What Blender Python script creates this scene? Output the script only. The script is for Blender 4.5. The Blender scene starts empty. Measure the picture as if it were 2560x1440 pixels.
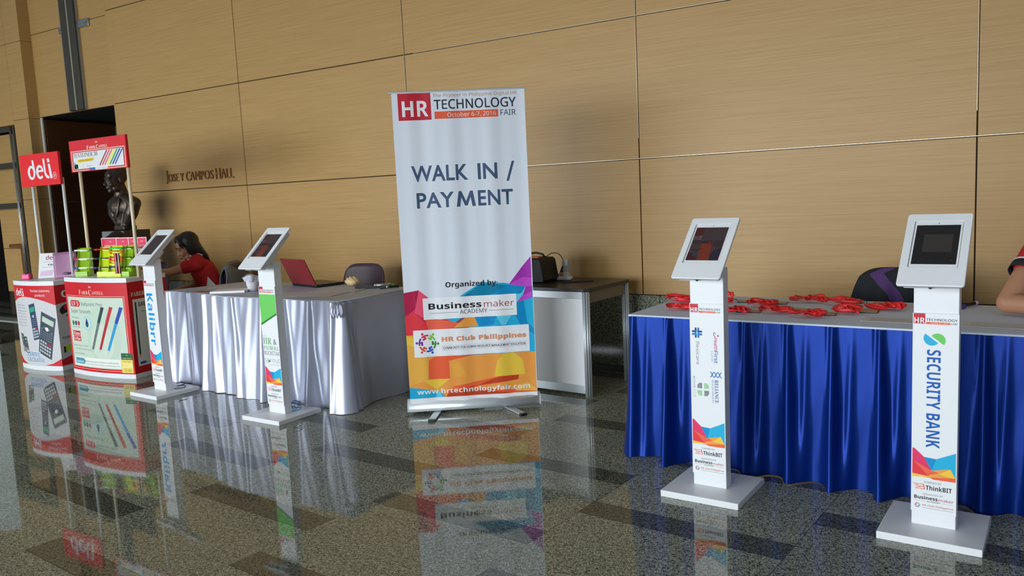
import bpy, bmesh, math, random
from mathutils import Vector, Matrix, Euler
random.seed(7)
PI = math.pi
S = bpy.context.scene
COL = S.collection

# ------------------------------------------------------------------ camera
def make_camera():
    yaw, pitch, roll, f = 0.570279, 0.11692, -0.047148, 2028.6
    cy, sy, cp, sp = math.cos(yaw), math.sin(yaw), math.cos(pitch), math.sin(pitch)
    F = Vector((-sy*cp, cy*cp, -sp)); R = Vector((cy, sy, 0)); U = R.cross(F)
    c, s = math.cos(roll), math.sin(roll)
    R2 = R*c + U*s; U2 = U*c - R*s
    cam = bpy.data.cameras.new('camera'); cam.sensor_width = 36.0
    cam.lens = 36.0*f/2560.0; cam.clip_start = 0.05; cam.clip_end = 100
    o = bpy.data.objects.new('camera', cam); COL.objects.link(o)
    m = Matrix((R2, U2, -F)).transposed().to_4x4(); m.translation = (0, 0, 1.4)
    o.matrix_world = m
    S.camera = o
make_camera()

# ------------------------------------------------------------------ light
S.view_settings.view_transform = 'Standard'
S.view_settings.look = 'None'
S.view_settings.gamma = 1.0
S.view_settings.use_curve_mapping = False
S.view_settings.exposure = -0.42
w = bpy.data.worlds.new('daylight'); S.world = w; w.use_nodes = True
w.node_tree.nodes['Background'].inputs[0].default_value = (0.76, 0.89, 1.0, 1)
w.node_tree.nodes['Background'].inputs[1].default_value = 0.46
def area(name, loc, rot, sx, sy, power, col):
    l = bpy.data.lights.new(name, 'AREA'); l.shape = 'RECTANGLE'; l.size = sx; l.size_y = sy
    l.energy = power; l.color = col
    o = bpy.data.objects.new(name, l); COL.objects.link(o); o.location = loc; o.rotation_euler = rot
    return o
# daylight through the glass front of the lobby, behind the camera and to the left
area('window_daylight', (-6.9, -9.5, 2.3), Euler((PI/2, 0, -0.12)), 15.0, 4.4, 2900, (0.87, 0.96, 1.04))

# ------------------------------------------------------------------ materials
def lin(c):
    c /= 255.0
    return c/12.92 if c <= 0.04045 else ((c+0.055)/1.055)**2.4
WREF = [lin(207), lin(217), lin(226)]
def ph(r, g, b, k=1.0):
    return tuple(min(0.9, lin(v)/wv*0.80*k) for v, wv in zip((r, g, b), WREF))
MATS = {}
def mat(name, col, rough=0.5, metal=0.0, spec=0.5, trans=0.0, emit=None, sheen=0.0, alpha=1.0, noise=0.0, nscale=30, coat=0.0, aniso=0.0):
    if name in MATS: return MATS[name]
    m = bpy.data.materials.new(name); m.use_nodes = True
    nt = m.node_tree; b = nt.nodes['Principled BSDF']
    b.inputs['Base Color'].default_value = (*col, 1)
    b.inputs['Roughness'].default_value = rough; b.inputs['Metallic'].default_value = metal
    b.inputs['Specular IOR Level'].default_value = spec
    b.inputs['Transmission Weight'].default_value = trans
    b.inputs['Alpha'].default_value = alpha
    b.inputs['Coat Weight'].default_value = coat
    b.inputs['Sheen Weight'].default_value = sheen
    b.inputs['Anisotropic'].default_value = aniso
    if emit:
        b.inputs['Emission Color'].default_value = (*emit[:3], 1); b.inputs['Emission Strength'].default_value = emit[3]
    if noise:
        tc = nt.nodes.new('ShaderNodeTexCoord'); n = nt.nodes.new('ShaderNodeTexNoise')
        n.inputs['Scale'].default_value = nscale; n.inputs['Detail'].default_value = 4
        mx = nt.nodes.new('ShaderNodeMix'); mx.data_type = 'RGBA'
        mx.inputs[6].default_value = (*[c*(1-noise) for c in col], 1)
        mx.inputs[7].default_value = (*[min(1, c*(1+noise)) for c in col], 1)
        nt.links.new(tc.outputs['Object'], n.inputs['Vector'])
        nt.links.new(n.outputs['Fac'], mx.inputs[0]); nt.links.new(mx.outputs[2], b.inputs['Base Color'])
    MATS[name] = m
    return m
def ink(r, g, b, k=1.0):
    return mat('print_%d_%d_%d' % (r, g, b), ph(r, g, b, k), rough=0.45, spec=0.3)

def wood_mat(name, c1, c2, scale=(0.8, 0.8, 52), rough=0.42, tone=0.07):
    m = bpy.data.materials.new(name); m.use_nodes = True; nt = m.node_tree; b = nt.nodes['Principled BSDF']
    tc = nt.nodes.new('ShaderNodeTexCoord'); mp = nt.nodes.new('ShaderNodeMapping'); mp.inputs['Scale'].default_value = scale
    n = nt.nodes.new('ShaderNodeTexNoise'); n.inputs['Scale'].default_value = 2.0; n.inputs['Detail'].default_value = 6; n.inputs['Roughness'].default_value = 0.62
    n.inputs['Distortion'].default_value = 0.25
    r = nt.nodes.new('ShaderNodeValToRGB'); r.color_ramp.elements[0].position = 0.32; r.color_ramp.elements[1].position = 0.62
    r.color_ramp.elements[0].color = (*c1, 1); r.color_ramp.elements[1].color = (*c2, 1)
    # one tone per veneer panel
    sep = nt.nodes.new('ShaderNodeSeparateXYZ')
    fx = nt.nodes.new('ShaderNodeMath'); fx.operation = 'MULTIPLY_ADD'; fx.inputs[1].default_value = 1/2.1394; fx.inputs[2].default_value = 6.6896/2.1394+10
    fz = nt.nodes.new('ShaderNodeMath'); fz.operation = 'ADD'; fz.inputs[1].default_value = 0.4
    flx = nt.nodes.new('ShaderNodeMath'); flx.operation = 'FLOOR'; flz = nt.nodes.new('ShaderNodeMath'); flz.operation = 'FLOOR'
    cb = nt.nodes.new('ShaderNodeCombineXYZ'); wn = nt.nodes.new('ShaderNodeTexWhiteNoise'); wn.noise_dimensions = '3D'
    nt.links.new(tc.outputs['Object'], mp.inputs['Vector']); nt.links.new(mp.outputs['Vector'], n.inputs['Vector'])
    nt.links.new(n.outputs['Fac'], r.inputs['Fac'])
    nt.links.new(tc.outputs['Object'], sep.inputs[0]); nt.links.new(sep.outputs[0], fx.inputs[0]); nt.links.new(sep.outputs[2], fz.inputs[0])
    nt.links.new(fx.outputs[0], flx.inputs[0]); nt.links.new(fz.outputs[0], flz.inputs[0])
    nt.links.new(flx.outputs[0], cb.inputs[0]); nt.links.new(flz.outputs[0], cb.inputs[2]); nt.links.new(cb.outputs[0], wn.inputs['Vector'])
    ma = nt.nodes.new('ShaderNodeMath'); ma.operation = 'MULTIPLY_ADD'; ma.inputs[1].default_value = tone; ma.inputs[2].default_value = 1-tone/2
    nt.links.new(wn.outputs['Value'], ma.inputs[0])
    vm = nt.nodes.new('ShaderNodeVectorMath'); vm.operation = 'SCALE'
    nt.links.new(r.outputs['Color'], vm.inputs[0]); nt.links.new(ma.outputs[0], vm.inputs['Scale'])
    nt.links.new(vm.outputs['Vector'], b.inputs['Base Color'])
    b.inputs['Roughness'].default_value = rough; b.inputs['Specular IOR Level'].default_value = 0.35
    MATS[name] = m
    return m

def granite_mat(name, floor=True):
    m = bpy.data.materials.new(name); m.use_nodes = True; nt = m.node_tree; b = nt.nodes['Principled BSDF']
    L = nt.links.new
    def N(t, **k):
        n = nt.nodes.new(t)
        for a, v in k.items(): setattr(n, a, v)
        return n
    def math_(op, a, b_=None, c=None):
        n = N('ShaderNodeMath', operation=op)
        for i, v in enumerate((a, b_, c)):
            if v is None: continue
            if isinstance(v, (int, float)): n.inputs[i].default_value = v
            else: L(v, n.inputs[i])
        return n.outputs[0]
    tc = N('ShaderNodeTexCoord')
    n1 = N('ShaderNodeTexNoise'); n1.inputs['Scale'].default_value = 105; n1.inputs['Detail'].default_value = 2.5; n1.inputs['Roughness'].default_value = 0.6; n1.inputs['Distortion'].default_value = 1.2
    n2 = N('ShaderNodeTexNoise'); n2.inputs['Scale'].default_value = 190; n2.inputs['Detail'].default_value = 2
    L(tc.outputs['Object'], n1.inputs['Vector']); L(tc.outputs['Object'], n2.inputs['Vector'])
    fac = math_('MULTIPLY_ADD', n2.outputs['Fac'], 0.35, math_('MULTIPLY', n1.outputs['Fac'], 0.65))
    r = N('ShaderNodeValToRGB'); e = r.color_ramp.elements
    e[0].position = 0.40; e[0].color = (0.026, 0.026, 0.020, 1)
    e[1].position = 0.62; e[1].color = (0.54, 0.555, 0.42, 1)
    x = e.new(0.46); x.color = (0.120, 0.124, 0.092, 1)
    x = e.new(0.51); x.color = (0.29, 0.30, 0.224, 1)
    L(fac, r.inputs['Fac'])
    col = r.outputs['Color']
    if floor:
        th = 0.08
        sep = N('ShaderNodeSeparateXYZ'); L(tc.outputs['Object'], sep.inputs[0])
        X, Y = sep.outputs[0], sep.outputs[1]
        # tile axes, turned a little from the wall; courses 0.895 m wide, 0.76 m repeat, every other course shifted by half
        u = math_('SUBTRACT', math_('MULTIPLY', X, math.cos(th)), math_('MULTIPLY', Y, math.sin(th)))
        v = math_('ADD', math_('MULTIPLY', X, math.sin(th)), math_('MULTIPLY', Y, math.cos(th)))
        uc = math_('DIVIDE', math_('SUBTRACT', u, -2.555*math.cos(th)-2.767*math.sin(th)), 0.895)
        k = math_('FLOOR', uc)
        half = math_('MULTIPLY', math_('MODULO', math_('ADD', k, 100.0), 2.0), 0.5)
        v0 = -2.11*math.sin(th)+2.728*math.cos(th)-0.072
        vc = math_('ADD', math_('DIVIDE', math_('SUBTRACT', v, v0), 0.76), half)
        fv = math_('FRACT', math_('ADD', vc, 100.0)); fu = math_('FRACT', math_('ADD', uc, 100.0))
        strip = math_('LESS_THAN', fv, 0.19)
        # joint lines
        ju = math_('LESS_THAN', fu, 0.0045)
        jv1 = math_('LESS_THAN', fv, 0.005)
        jv2 = math_('LESS_THAN', math_('ABSOLUTE', math_('SUBTRACT', fv, 0.19)), 0.0028)
        joint = math_('MAXIMUM', ju, math_('MAXIMUM', jv1, jv2))
        wn = N('ShaderNodeTexWhiteNoise', noise_dimensions='3D'); cb = N('ShaderNodeCombineXYZ')
        L(k, cb.inputs[0]); L(math_('FLOOR', vc), cb.inputs[1]); L(strip, cb.inputs[2]); L(cb.outputs[0], wn.inputs['Vector'])
        tone = math_('MULTIPLY_ADD', wn.outputs['Value'], 0.22, 0.88)
        tone = math_('MULTIPLY', tone, math_('MULTIPLY_ADD', strip, -0.56, 1.0))
        tone = math_('MULTIPLY', tone, math_('MULTIPLY_ADD', joint, -0.6, 1.0))
        vm = N('ShaderNodeVectorMath', operation='SCALE'); L(col, vm.inputs[0]); L(tone, vm.inputs['Scale']); col = vm.outputs['Vector']
        b.inputs['Roughness'].default_value = 0.034; b.inputs['IOR'].default_value = 1.52
    else:
        sep = N('ShaderNodeSeparateXYZ'); L(tc.outputs['Object'], sep.inputs[0])
        fu = math_('FRACT', math_('DIVIDE', math_('ADD', sep.outputs[0], 100.385), 0.9))
        j = math_('LESS_THAN', fu, 0.006)
        vm = N('ShaderNodeVectorMath', operation='SCALE'); L(col, vm.inputs[0]); L(math_('MULTIPLY_ADD', j, -0.7, 0.95), vm.inputs['Scale']); col = vm.outputs['Vector']
        b.inputs['Roughness'].default_value = 0.12
    L(col, b.inputs['Base Color'])
    MATS[name] = m
    return m

WOOD = wood_mat('wood_veneer', ph(147, 120, 74, 1.20), ph(159, 132, 86, 1.20))
WOODD = wood_mat('dark_wood', ph(92, 58, 30), ph(108, 70, 38), rough=0.6)
GRAN = granite_mat('granite_floor'); GRANW = granite_mat('granite_wainscot', False)
WHITE = mat('white_metal', ph(207, 217, 226), 0.38, noise=0.015)
WHITEP = mat('white_vinyl', ph(209, 219, 228), 0.45)
BLACK = mat('black_plastic', (0.012, 0.012, 0.013), 0.4)
CEIL = mat('ceiling_paint', (0.72, 0.76, 0.80), 0.9)
GAP = mat('dark_gap', (0.03, 0.018, 0.009), 0.8)
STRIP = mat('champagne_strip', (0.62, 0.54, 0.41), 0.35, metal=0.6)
STEEL = mat('brushed_steel', (0.42, 0.43, 0.43), 0.35, metal=0.9)
DSTEEL = mat('dark_steel', (0.085, 0.075, 0.058), 0.5, metal=0.5)
ALU = mat('aluminium', (0.62, 0.66, 0.68), 0.38, metal=0.55)

# ------------------------------------------------------------------ mesh helpers
class MB:
    def __init__(self):
        self.bm = bmesh.new(); self.mats = []
    def mi(self, m):
        if m not in self.mats: self.mats.append(m)
        return self.mats.index(m)
    def _tag(self, faces, m, smooth=False):
        i = self.mi(m)
        for f in faces:
            f.material_index = i; f.smooth = smooth
    def box(self, x0, y0, z0, x1, y1, z1, m, bevel=0.0, M=None, seg=2):
        r = bmesh.ops.create_cube(self.bm, size=1.0)
        vs = r['verts']
        for v in vs:
            v.co = Vector(((x0+x1)/2+v.co.x*(x1-x0), (y0+y1)/2+v.co.y*(y1-y0), (z0+z1)/2+v.co.z*(z1-z0)))
        fs = set(f for v in vs for f in v.link_faces); self._tag(fs, m)
        if bevel:
            es = set(e for v in vs for e in v.link_edges)
            rb = bmesh.ops.bevel(self.bm, geom=list(es), offset=bevel, segments=seg, affect='EDGES', profile=0.5)
            self._tag(rb['faces'], m, True)
            vs = list(set(v for f in rb['faces'] for v in f.verts) | set(v for v in vs if v.is_valid))
            allv = set()
            for v in vs:
                if v.is_valid: allv.add(v); [allv.add(q) for f in v.link_faces for q in f.verts]
            vs = list(allv)
        if M is not None: bmesh.ops.transform(self.bm, matrix=M, verts=vs)
        return vs
    def prism(self, pts, h0, h1, m, fn=None, bevel=0.0, smooth=False):
        """extrude 2D pts (CCW) between h0 and h1; fn maps (x, y, h) to a point"""
        fn = fn or (lambda x, y, h: Vector((x, y, h)))
        a = [self.bm.verts.new(fn(x, y, h0)) for x, y in pts]; b = [self.bm.verts.new(fn(x, y, h1)) for x, y in pts]
        n = len(pts); fs = [self.bm.faces.new(a[::-1]), self.bm.faces.new(b)]
        self._tag(fs, m)
        side = [self.bm.faces.new((a[i], a[(i+1) % n], b[(i+1) % n], b[i])) for i in range(n)]
        self._tag(side, m, smooth)
        if bevel:
            es = [e for f in fs for e in f.edges]
            rb = bmesh.ops.bevel(self.bm, geom=es, offset=bevel, segments=2, affect='EDGES', profile=0.5); self._tag(rb['faces'], m, True)
    def tube(self, pts, r, m, seg=8, cap=True, closed=False):
        pts = [Vector(p) for p in pts]; n = len(pts); rs = r if isinstance(r, (list, tuple)) else [r]*n
        rings = []; up = None
        for i, p in enumerate(pts):
            if closed: d = pts[(i+1) % n]-pts[i-1]
            else: d = pts[min(i+1, n-1)]-pts[max(i-1, 0)]
            d.normalize()
            if up is None:
                up = Vector((0, 0, 1)) if abs(d.z) < 0.9 else Vector((1, 0, 0))
            s = d.cross(up)
            if s.length < 1e-6: s = d.orthogonal()
            s.normalize(); up = s.cross(d); up.normalize()
            rings.append([self.bm.verts.new(p+(s*math.cos(2*PI*k/seg)+up*math.sin(2*PI*k/seg))*rs[i]) for k in range(seg)])
        fs = []
        for i in range(n if closed else n-1):
            a, b = rings[i], rings[(i+1) % n]
            for k in range(seg): fs.append(self.bm.faces.new((a[k], a[(k+1) % seg], b[(k+1) % seg], b[k])))
        self._tag(fs, m, True)
        if cap and not closed:
            self._tag([self.bm.faces.new(rings[0][::-1]), self.bm.faces.new(rings[-1])], m)
    def lathe(self, prof, m, c=(0, 0, 0), seg=24):
        rings = [[self.bm.verts.new((c[0]+r*math.cos(2*PI*k/seg), c[1]+r*math.sin(2*PI*k/seg), c[2]+z)) for k in range(seg)] for r, z in prof]
        fs = []
        for a, b in zip(rings, rings[1:]):
            for k in range(seg): fs.append(self.bm.faces.new((a[k], a[(k+1) % seg], b[(k+1) % seg], b[k])))
        self._tag(fs, m, True)
        self._tag([self.bm.faces.new(rings[0][::-1]), self.bm.faces.new(rings[-1])], m)
    def grid(self, fn, nu, nv, m, smooth=True, mfn=None):
        vs = [[self.bm.verts.new(fn(i/nu, j/nv)) for j in range(nv+1)] for i in range(nu+1)]
        for i in range(nu):
            for j in range(nv):
                f = self.bm.faces.new((vs[i][j], vs[i+1][j], vs[i+1][j+1], vs[i][j+1]))
                f.material_index = self.mi(mfn((i+.5)/nu, (j+.5)/nv) if mfn else m); f.smooth = smooth
    def ball(self, c, r, m, rot=None, seg=16):
        rr = (r, r, r) if isinstance(r, (int, float)) else r
        M = Matrix.Translation(Vector(c)) @ (rot.to_4x4() if rot is not None else Matrix.Identity(4)) @ Matrix.Diagonal((*rr, 1))
        x = bmesh.ops.create_uvsphere(self.bm, u_segments=seg, v_segments=max(6, seg*2//3), radius=1.0, matrix=M)
        self._tag(set(f for v in x['verts'] for f in v.link_faces), m, True)
    def limb(self, pts, rads, m, seg=12):
        pts = [Vector(p) for p in pts]
        for p, r in zip(pts, rads): self.ball(p, r, m, seg=seg)
        for (p, r), (q, s) in zip(zip(pts, rads), zip(pts[1:], rads[1:])):
            d = q-p
            if d.length < 1e-5: continue
            M = Matrix.Translation((p+q)/2) @ d.to_track_quat('Z', 'Y').to_matrix().to_4x4()
            x = bmesh.ops.create_cone(self.bm, cap_ends=True, segments=seg, radius1=r, radius2=s, depth=d.length, matrix=M)
            self._tag(set(f for v in x['verts'] for f in v.link_faces), m, True)
    def build(self, name, parent=None, loc=None, rotz=0.0, solid=None, fix=True):
        if fix: bmesh.ops.recalc_face_normals(self.bm, faces=self.bm.faces)
        me = bpy.data.meshes.new(name); self.bm.to_mesh(me); self.bm.free()
        for m in self.mats: me.materials.append(m)
        o = bpy.data.objects.new(name, me); COL.objects.link(o)
        if parent is not None: o.parent = parent
        if loc is not None: o.location = loc
        o.rotation_euler.z = rotz
        if solid:
            md = o.modifiers.new('thickness', 'SOLIDIFY'); md.thickness = solid; md.offset = 0
        return o

def tag(o, label, cat, group=None):
    o['label'] = label; o['category'] = cat
    if group: o['group'] = group
    return o
def thing(name, label, cat, loc=(0, 0, 0), rotz=0.0, group=None):
    o = bpy.data.objects.new(name, None); COL.objects.link(o); o.location = loc; o.rotation_euler.z = rotz
    o.empty_display_size = 0.1
    return tag(o, label, cat, group)
def struct(o):
    o['kind'] = 'structure'; return o
def copy_thing(o, label, loc, rotz):
    c = o.copy(); COL.objects.link(c); c.location = loc; c.rotation_euler.z = rotz; c['label'] = label
    for ch in list(o.children):
        d = ch.copy(); COL.objects.link(d); d.parent = c
        for g in list(ch.children):
            e = g.copy(); COL.objects.link(e); e.parent = d
    return c

# ------------------------------------------------------------------ lettering
def alpha(st, style):
    if style == 'reg': return st
    b, s, d = {'bold': (0x1D5D4, 0x1D5EE, 0x1D7EC), 'sans': (0x1D5A0, 0x1D5BA, 0x1D7E2), 'serif': (0x1D400, 0x1D41A, 0x1D7CE)}[style]
    out = ''
    for ch in st:
        if 'A' <= ch <= 'Z': out += chr(b+ord(ch)-65)
        elif 'a' <= ch <= 'z': out += chr(s+ord(ch)-97)
        elif '0' <= ch <= '9': out += chr(d+ord(ch)-48)
        else: out += ch
    return out
GLYPH = {}
def glyphs(st, style, off=0.0, sp=1.0):
    key = (st, style, off, sp)
    if key in GLYPH: return GLYPH[key]
    c = bpy.data.curves.new('lettering', 'FONT'); c.body = alpha(st, style); c.size = 1.0; c.offset = off; c.resolution_u = 3; c.space_character = sp
    o = bpy.data.objects.new('lettering', c); COL.objects.link(o)
    dg = bpy.context.evaluated_depsgraph_get(); me = o.evaluated_get(dg).to_mesh()
    vs = [(v.co.x, v.co.y) for v in me.vertices]; fs = [tuple(p.vertices) for p in me.polygons]
    bpy.data.objects.remove(o); bpy.data.curves.remove(c)
    xs = [v[0] for v in vs]; ys = [v[1] for v in vs]
    GLYPH[key] = (vs, fs, min(xs), max(xs), min(ys), max(ys))
    return GLYPH[key]

class Gfx:
    """flat print: polygons in (u, v) with a layer; emitted onto any surface through a mapping"""
    def __init__(self): self.items = []
    def poly(self, pts, m, layer=1): self.items.append(([tuple(p) for p in pts], [tuple(range(len(pts)))], m, layer))
    def rect(self, u0, v0, u1, v1, m, layer=1): self.poly([(u0, v0), (u1, v0), (u1, v1), (u0, v1)], m, layer)
    def line(self, p, q, w_, m, layer=1):
        d = Vector((q[0]-p[0], q[1]-p[1])); n = Vector((-d.y, d.x)).normalized()*w_/2
        self.poly([(p[0]+n.x, p[1]+n.y), (p[0]-n.x, p[1]-n.y), (q[0]-n.x, q[1]-n.y), (q[0]+n.x, q[1]+n.y)], m, layer)
    def disc(self, u, v, ru, rv, m, layer=1, a0=0, a1=2*PI, n=24):
        full = abs(a1-a0) > 6.28
        pts = [(u+ru*math.cos(a0+(a1-a0)*i/n), v+rv*math.sin(a0+(a1-a0)*i/n)) for i in range(n if full else n+1)]
        self.poly(pts, m, layer)
    def ring(self, u, v, r0, r1, m, layer=1, a0=0, a1=2*PI, n=24, asp=1.0):
        for i in range(n):
            a, b = a0+(a1-a0)*i/n, a0+(a1-a0)*(i+1)/n
            self.poly([(u+r*math.cos(t)*asp, v+r*math.sin(t)) for r, t in ((r0, a), (r1, a), (r1, b), (r0, b))], m, layer)
    def text(self, st, u0, v0, u1, v1, m, layer=2, style='sans', rot=0, off=0.0, sp=1.0, skew=0.0):
        vs, fs, x0, x1, y0, y1 = glyphs(st, style, off, sp)
        out = []
        for x, y in vs:
            a, b = (x-x0)/(x1-x0), (y-y0)/(y1-y0)
            if rot: out.append((u0+b*(u1-u0), v1-a*(v1-v0)))
            else: out.append((u0+(a+skew*b)*(u1-u0), v0+b*(v1-v0)))
        self.items.append((out, fs, m, layer))
    def emit(self, mb, fn, cuts=(), step=0.00016):
        for vs, fs, m, layer in self.items:
            t = bmesh.new(); bv = [t.verts.new((x, y, 0)) for x, y in vs]
            for f in fs:
                try: t.faces.new([bv[i] for i in f])
                except ValueError: pass
            if cuts:
                lo, hi = min(v[0] for v in vs), max(v[0] for v in vs)
                for c in cuts:
                    if lo < c < hi:
                        bmesh.ops.bisect_plane(t, geom=t.verts[:]+t.edges[:]+t.faces[:], plane_co=(c, 0, 0), plane_no=(1, 0, 0), dist=1e-6)
            bmesh.ops.triangulate(t, faces=t.faces[:])
            mp = {v: mb.bm.verts.new(fn(v.co.x, v.co.y, layer*step)) for v in t.verts}
            i = mb.mi(m)
            for f in t.faces:
                try:
                    g = mb.bm.faces.new([mp[v] for v in f.verts]); g.material_index = i; g.smooth = bool(cuts)
                except ValueError: pass
            t.free()

# ink colours
K_NAVY = ink(38, 44, 60); K_BLK = ink(24, 24, 30); K_RED = ink(178, 34, 52); K_OR = ink(214, 92, 62); K_WHT = ink(212, 222, 232)
K_PAYM = ink(62, 84, 118); K_MAG = ink(206, 50, 100); K_CRIM = ink(208, 52, 66); K_CORAL = ink(224, 96, 74); K_CYAN = ink(28, 164, 210)
K_SKY = ink(90, 195, 230); K_DCY = ink(6, 134, 196); K_ORA = ink(234, 150, 70); K_YEL = ink(238, 188, 66); K_PUR = ink(150, 46, 168); K_VIO = ink(174, 70, 196)
K_REDO = ink(224, 92, 56); K_BRN = ink(190, 120, 74); K_MAK = ink(160, 60, 60); K_GRY = ink(120, 125, 132); K_BLUE = ink(16, 84, 176)
K_GRN = ink(98, 190, 92); K_DGRN = ink(30, 112, 52); K_LGRY = ink(170, 178, 186)

def emblem(g, u, v, r, layer=3, asp=1.0):
    cols = [ink(120, 190, 70), ink(60, 130, 60), ink(40, 90, 190), ink(206, 80, 50), ink(100, 50, 160), ink(200, 50, 90)]
    for i, c in enumerate(cols):
        a = PI/2-0.6-i*PI/3
        g.ring(u, v, r*0.66, r*0.82, c, layer, a-0.62, a+0.30, 7, asp); g.ring(u, v, r*0.40, r*0.58, c, layer, a-0.30, a+0.46, 6, asp)
        g.poly([(u+asp*r*q*math.cos(a+t), v+r*q*math.sin(a+t)) for q, t in ((0.42, -0.28), (0.78, -0.14), (0.78, 0.08), (0.42, -0.02))], c, layer+1)
        g.disc(u+asp*r*0.97*math.cos(a), v+r*0.97*math.sin(a), r*0.12*asp, r*0.12, c, layer, n=10)

# ------------------------------------------------------------------ the setting
WY = 5.559; X1 = -6.6896; PW = 2.1394
def build_wall():
    mb = MB()
    xs = [X1-PW+0.0] + [X1+PW*i for i in range(0, 5)]
    zs = [0.6004, 1.6008, 2.6126, 3.6393, 4.85]
    g = 0.0038
    mb.box(xs[0], WY+0.014, 0.3, xs[-1], WY+0.14, 4.85, GAP)
    for a, b in zip(xs, xs[1:]):
        for c, d in zip(zs, zs[1:]):
            mb.box(a+(g if a != xs[0] else 0), WY, c+g, b-g, WY+0.018, d-g, WOOD, 0.0018, seg=1)
    # pale metal strips standing in for lit joint edges, only where these show
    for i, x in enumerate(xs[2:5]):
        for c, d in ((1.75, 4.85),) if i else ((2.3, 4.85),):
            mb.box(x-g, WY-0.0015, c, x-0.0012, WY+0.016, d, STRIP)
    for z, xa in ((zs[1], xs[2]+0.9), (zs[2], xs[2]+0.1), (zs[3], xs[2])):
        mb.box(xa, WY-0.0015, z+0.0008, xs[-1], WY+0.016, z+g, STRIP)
    # recessed panels above the doorway
    ry = WY+0.12
    for z0, z1 in ((2.625, 3.64), (3.64, 4.85)):
        mb.box(-10.64, ry, z0+0.003, xs[0]+0.02, ry+0.1, z1-0.003, WOOD, 0.0015, seg=1)
    mb.box(-10.64, ry+0.02, 2.63, xs[0], ry+0.14, 4.85, GAP)
    struct(mb.build('wall_back'))
    mb = MB()
    mb.box(xs[0], WY+0.003, 0, xs[-1], WY+0.13, 0.598, GRANW)
    mb.box(xs[0], WY-0.012, 0, xs[-1], WY+0.003, 0.05, mat('dark_skirting', (0.03, 0.03, 0.028), 0.4))
    struct(mb.build('baseboard_back'))
    # projecting pilaster and lintel at the far left
    mb = MB()
    py = WY-0.02
    for z0, z1 in ((0, 1.6), (1.6, 2.61), (2.61, 3.56), (3.56, 4.85)):
        mb.box(-11.0, py, z0+0.002, -10.64, py+.17, z1-0.002, WOOD, 0.0015, seg=1)
    for z0, z1 in ((2.56, 3.56), (3.56, 4.85)):
        mb.box(-14.5, py, z0+0.002, -11.004, py+0.25, z1-0.002, WOOD, 0.0015, seg=1)
    mb.box(-10.99, py+0.01, 0, -10.65, py+.16, 4.84, GAP)
    struct(mb.build('wall_left'))
    # passage behind the openings; near-black walls stand in for its unlit depth
    mb = MB()
    D = mat('passage_shade', (0.012, 0.009, 0.007), 0.8)
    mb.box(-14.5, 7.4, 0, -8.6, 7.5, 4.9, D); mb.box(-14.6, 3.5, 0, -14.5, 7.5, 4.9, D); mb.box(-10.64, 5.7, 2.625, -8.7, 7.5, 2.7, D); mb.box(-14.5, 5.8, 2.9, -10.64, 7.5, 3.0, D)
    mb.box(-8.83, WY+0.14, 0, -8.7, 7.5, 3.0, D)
    struct(mb.build('wall_passage'))
build_wall()
mb = MB(); mb.grid(lambda u, v: Vector((-16+22*u, -7+15*v, 0)), 1, 1, GRAN, False)
fl = struct(mb.build('floor'))
mb = MB(); mb.box(-15, -4, 4.85, 4, 8, 4.95, CEIL); struct(mb.build('ceiling'))
mb = MB(); mb.box(-15, -4.15, 2.95, 4, -4.0, 4.95, CEIL); struct(mb.build('shade_bulkhead'))  # unseen bulkhead, added to cut daylight off the upper wall

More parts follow.
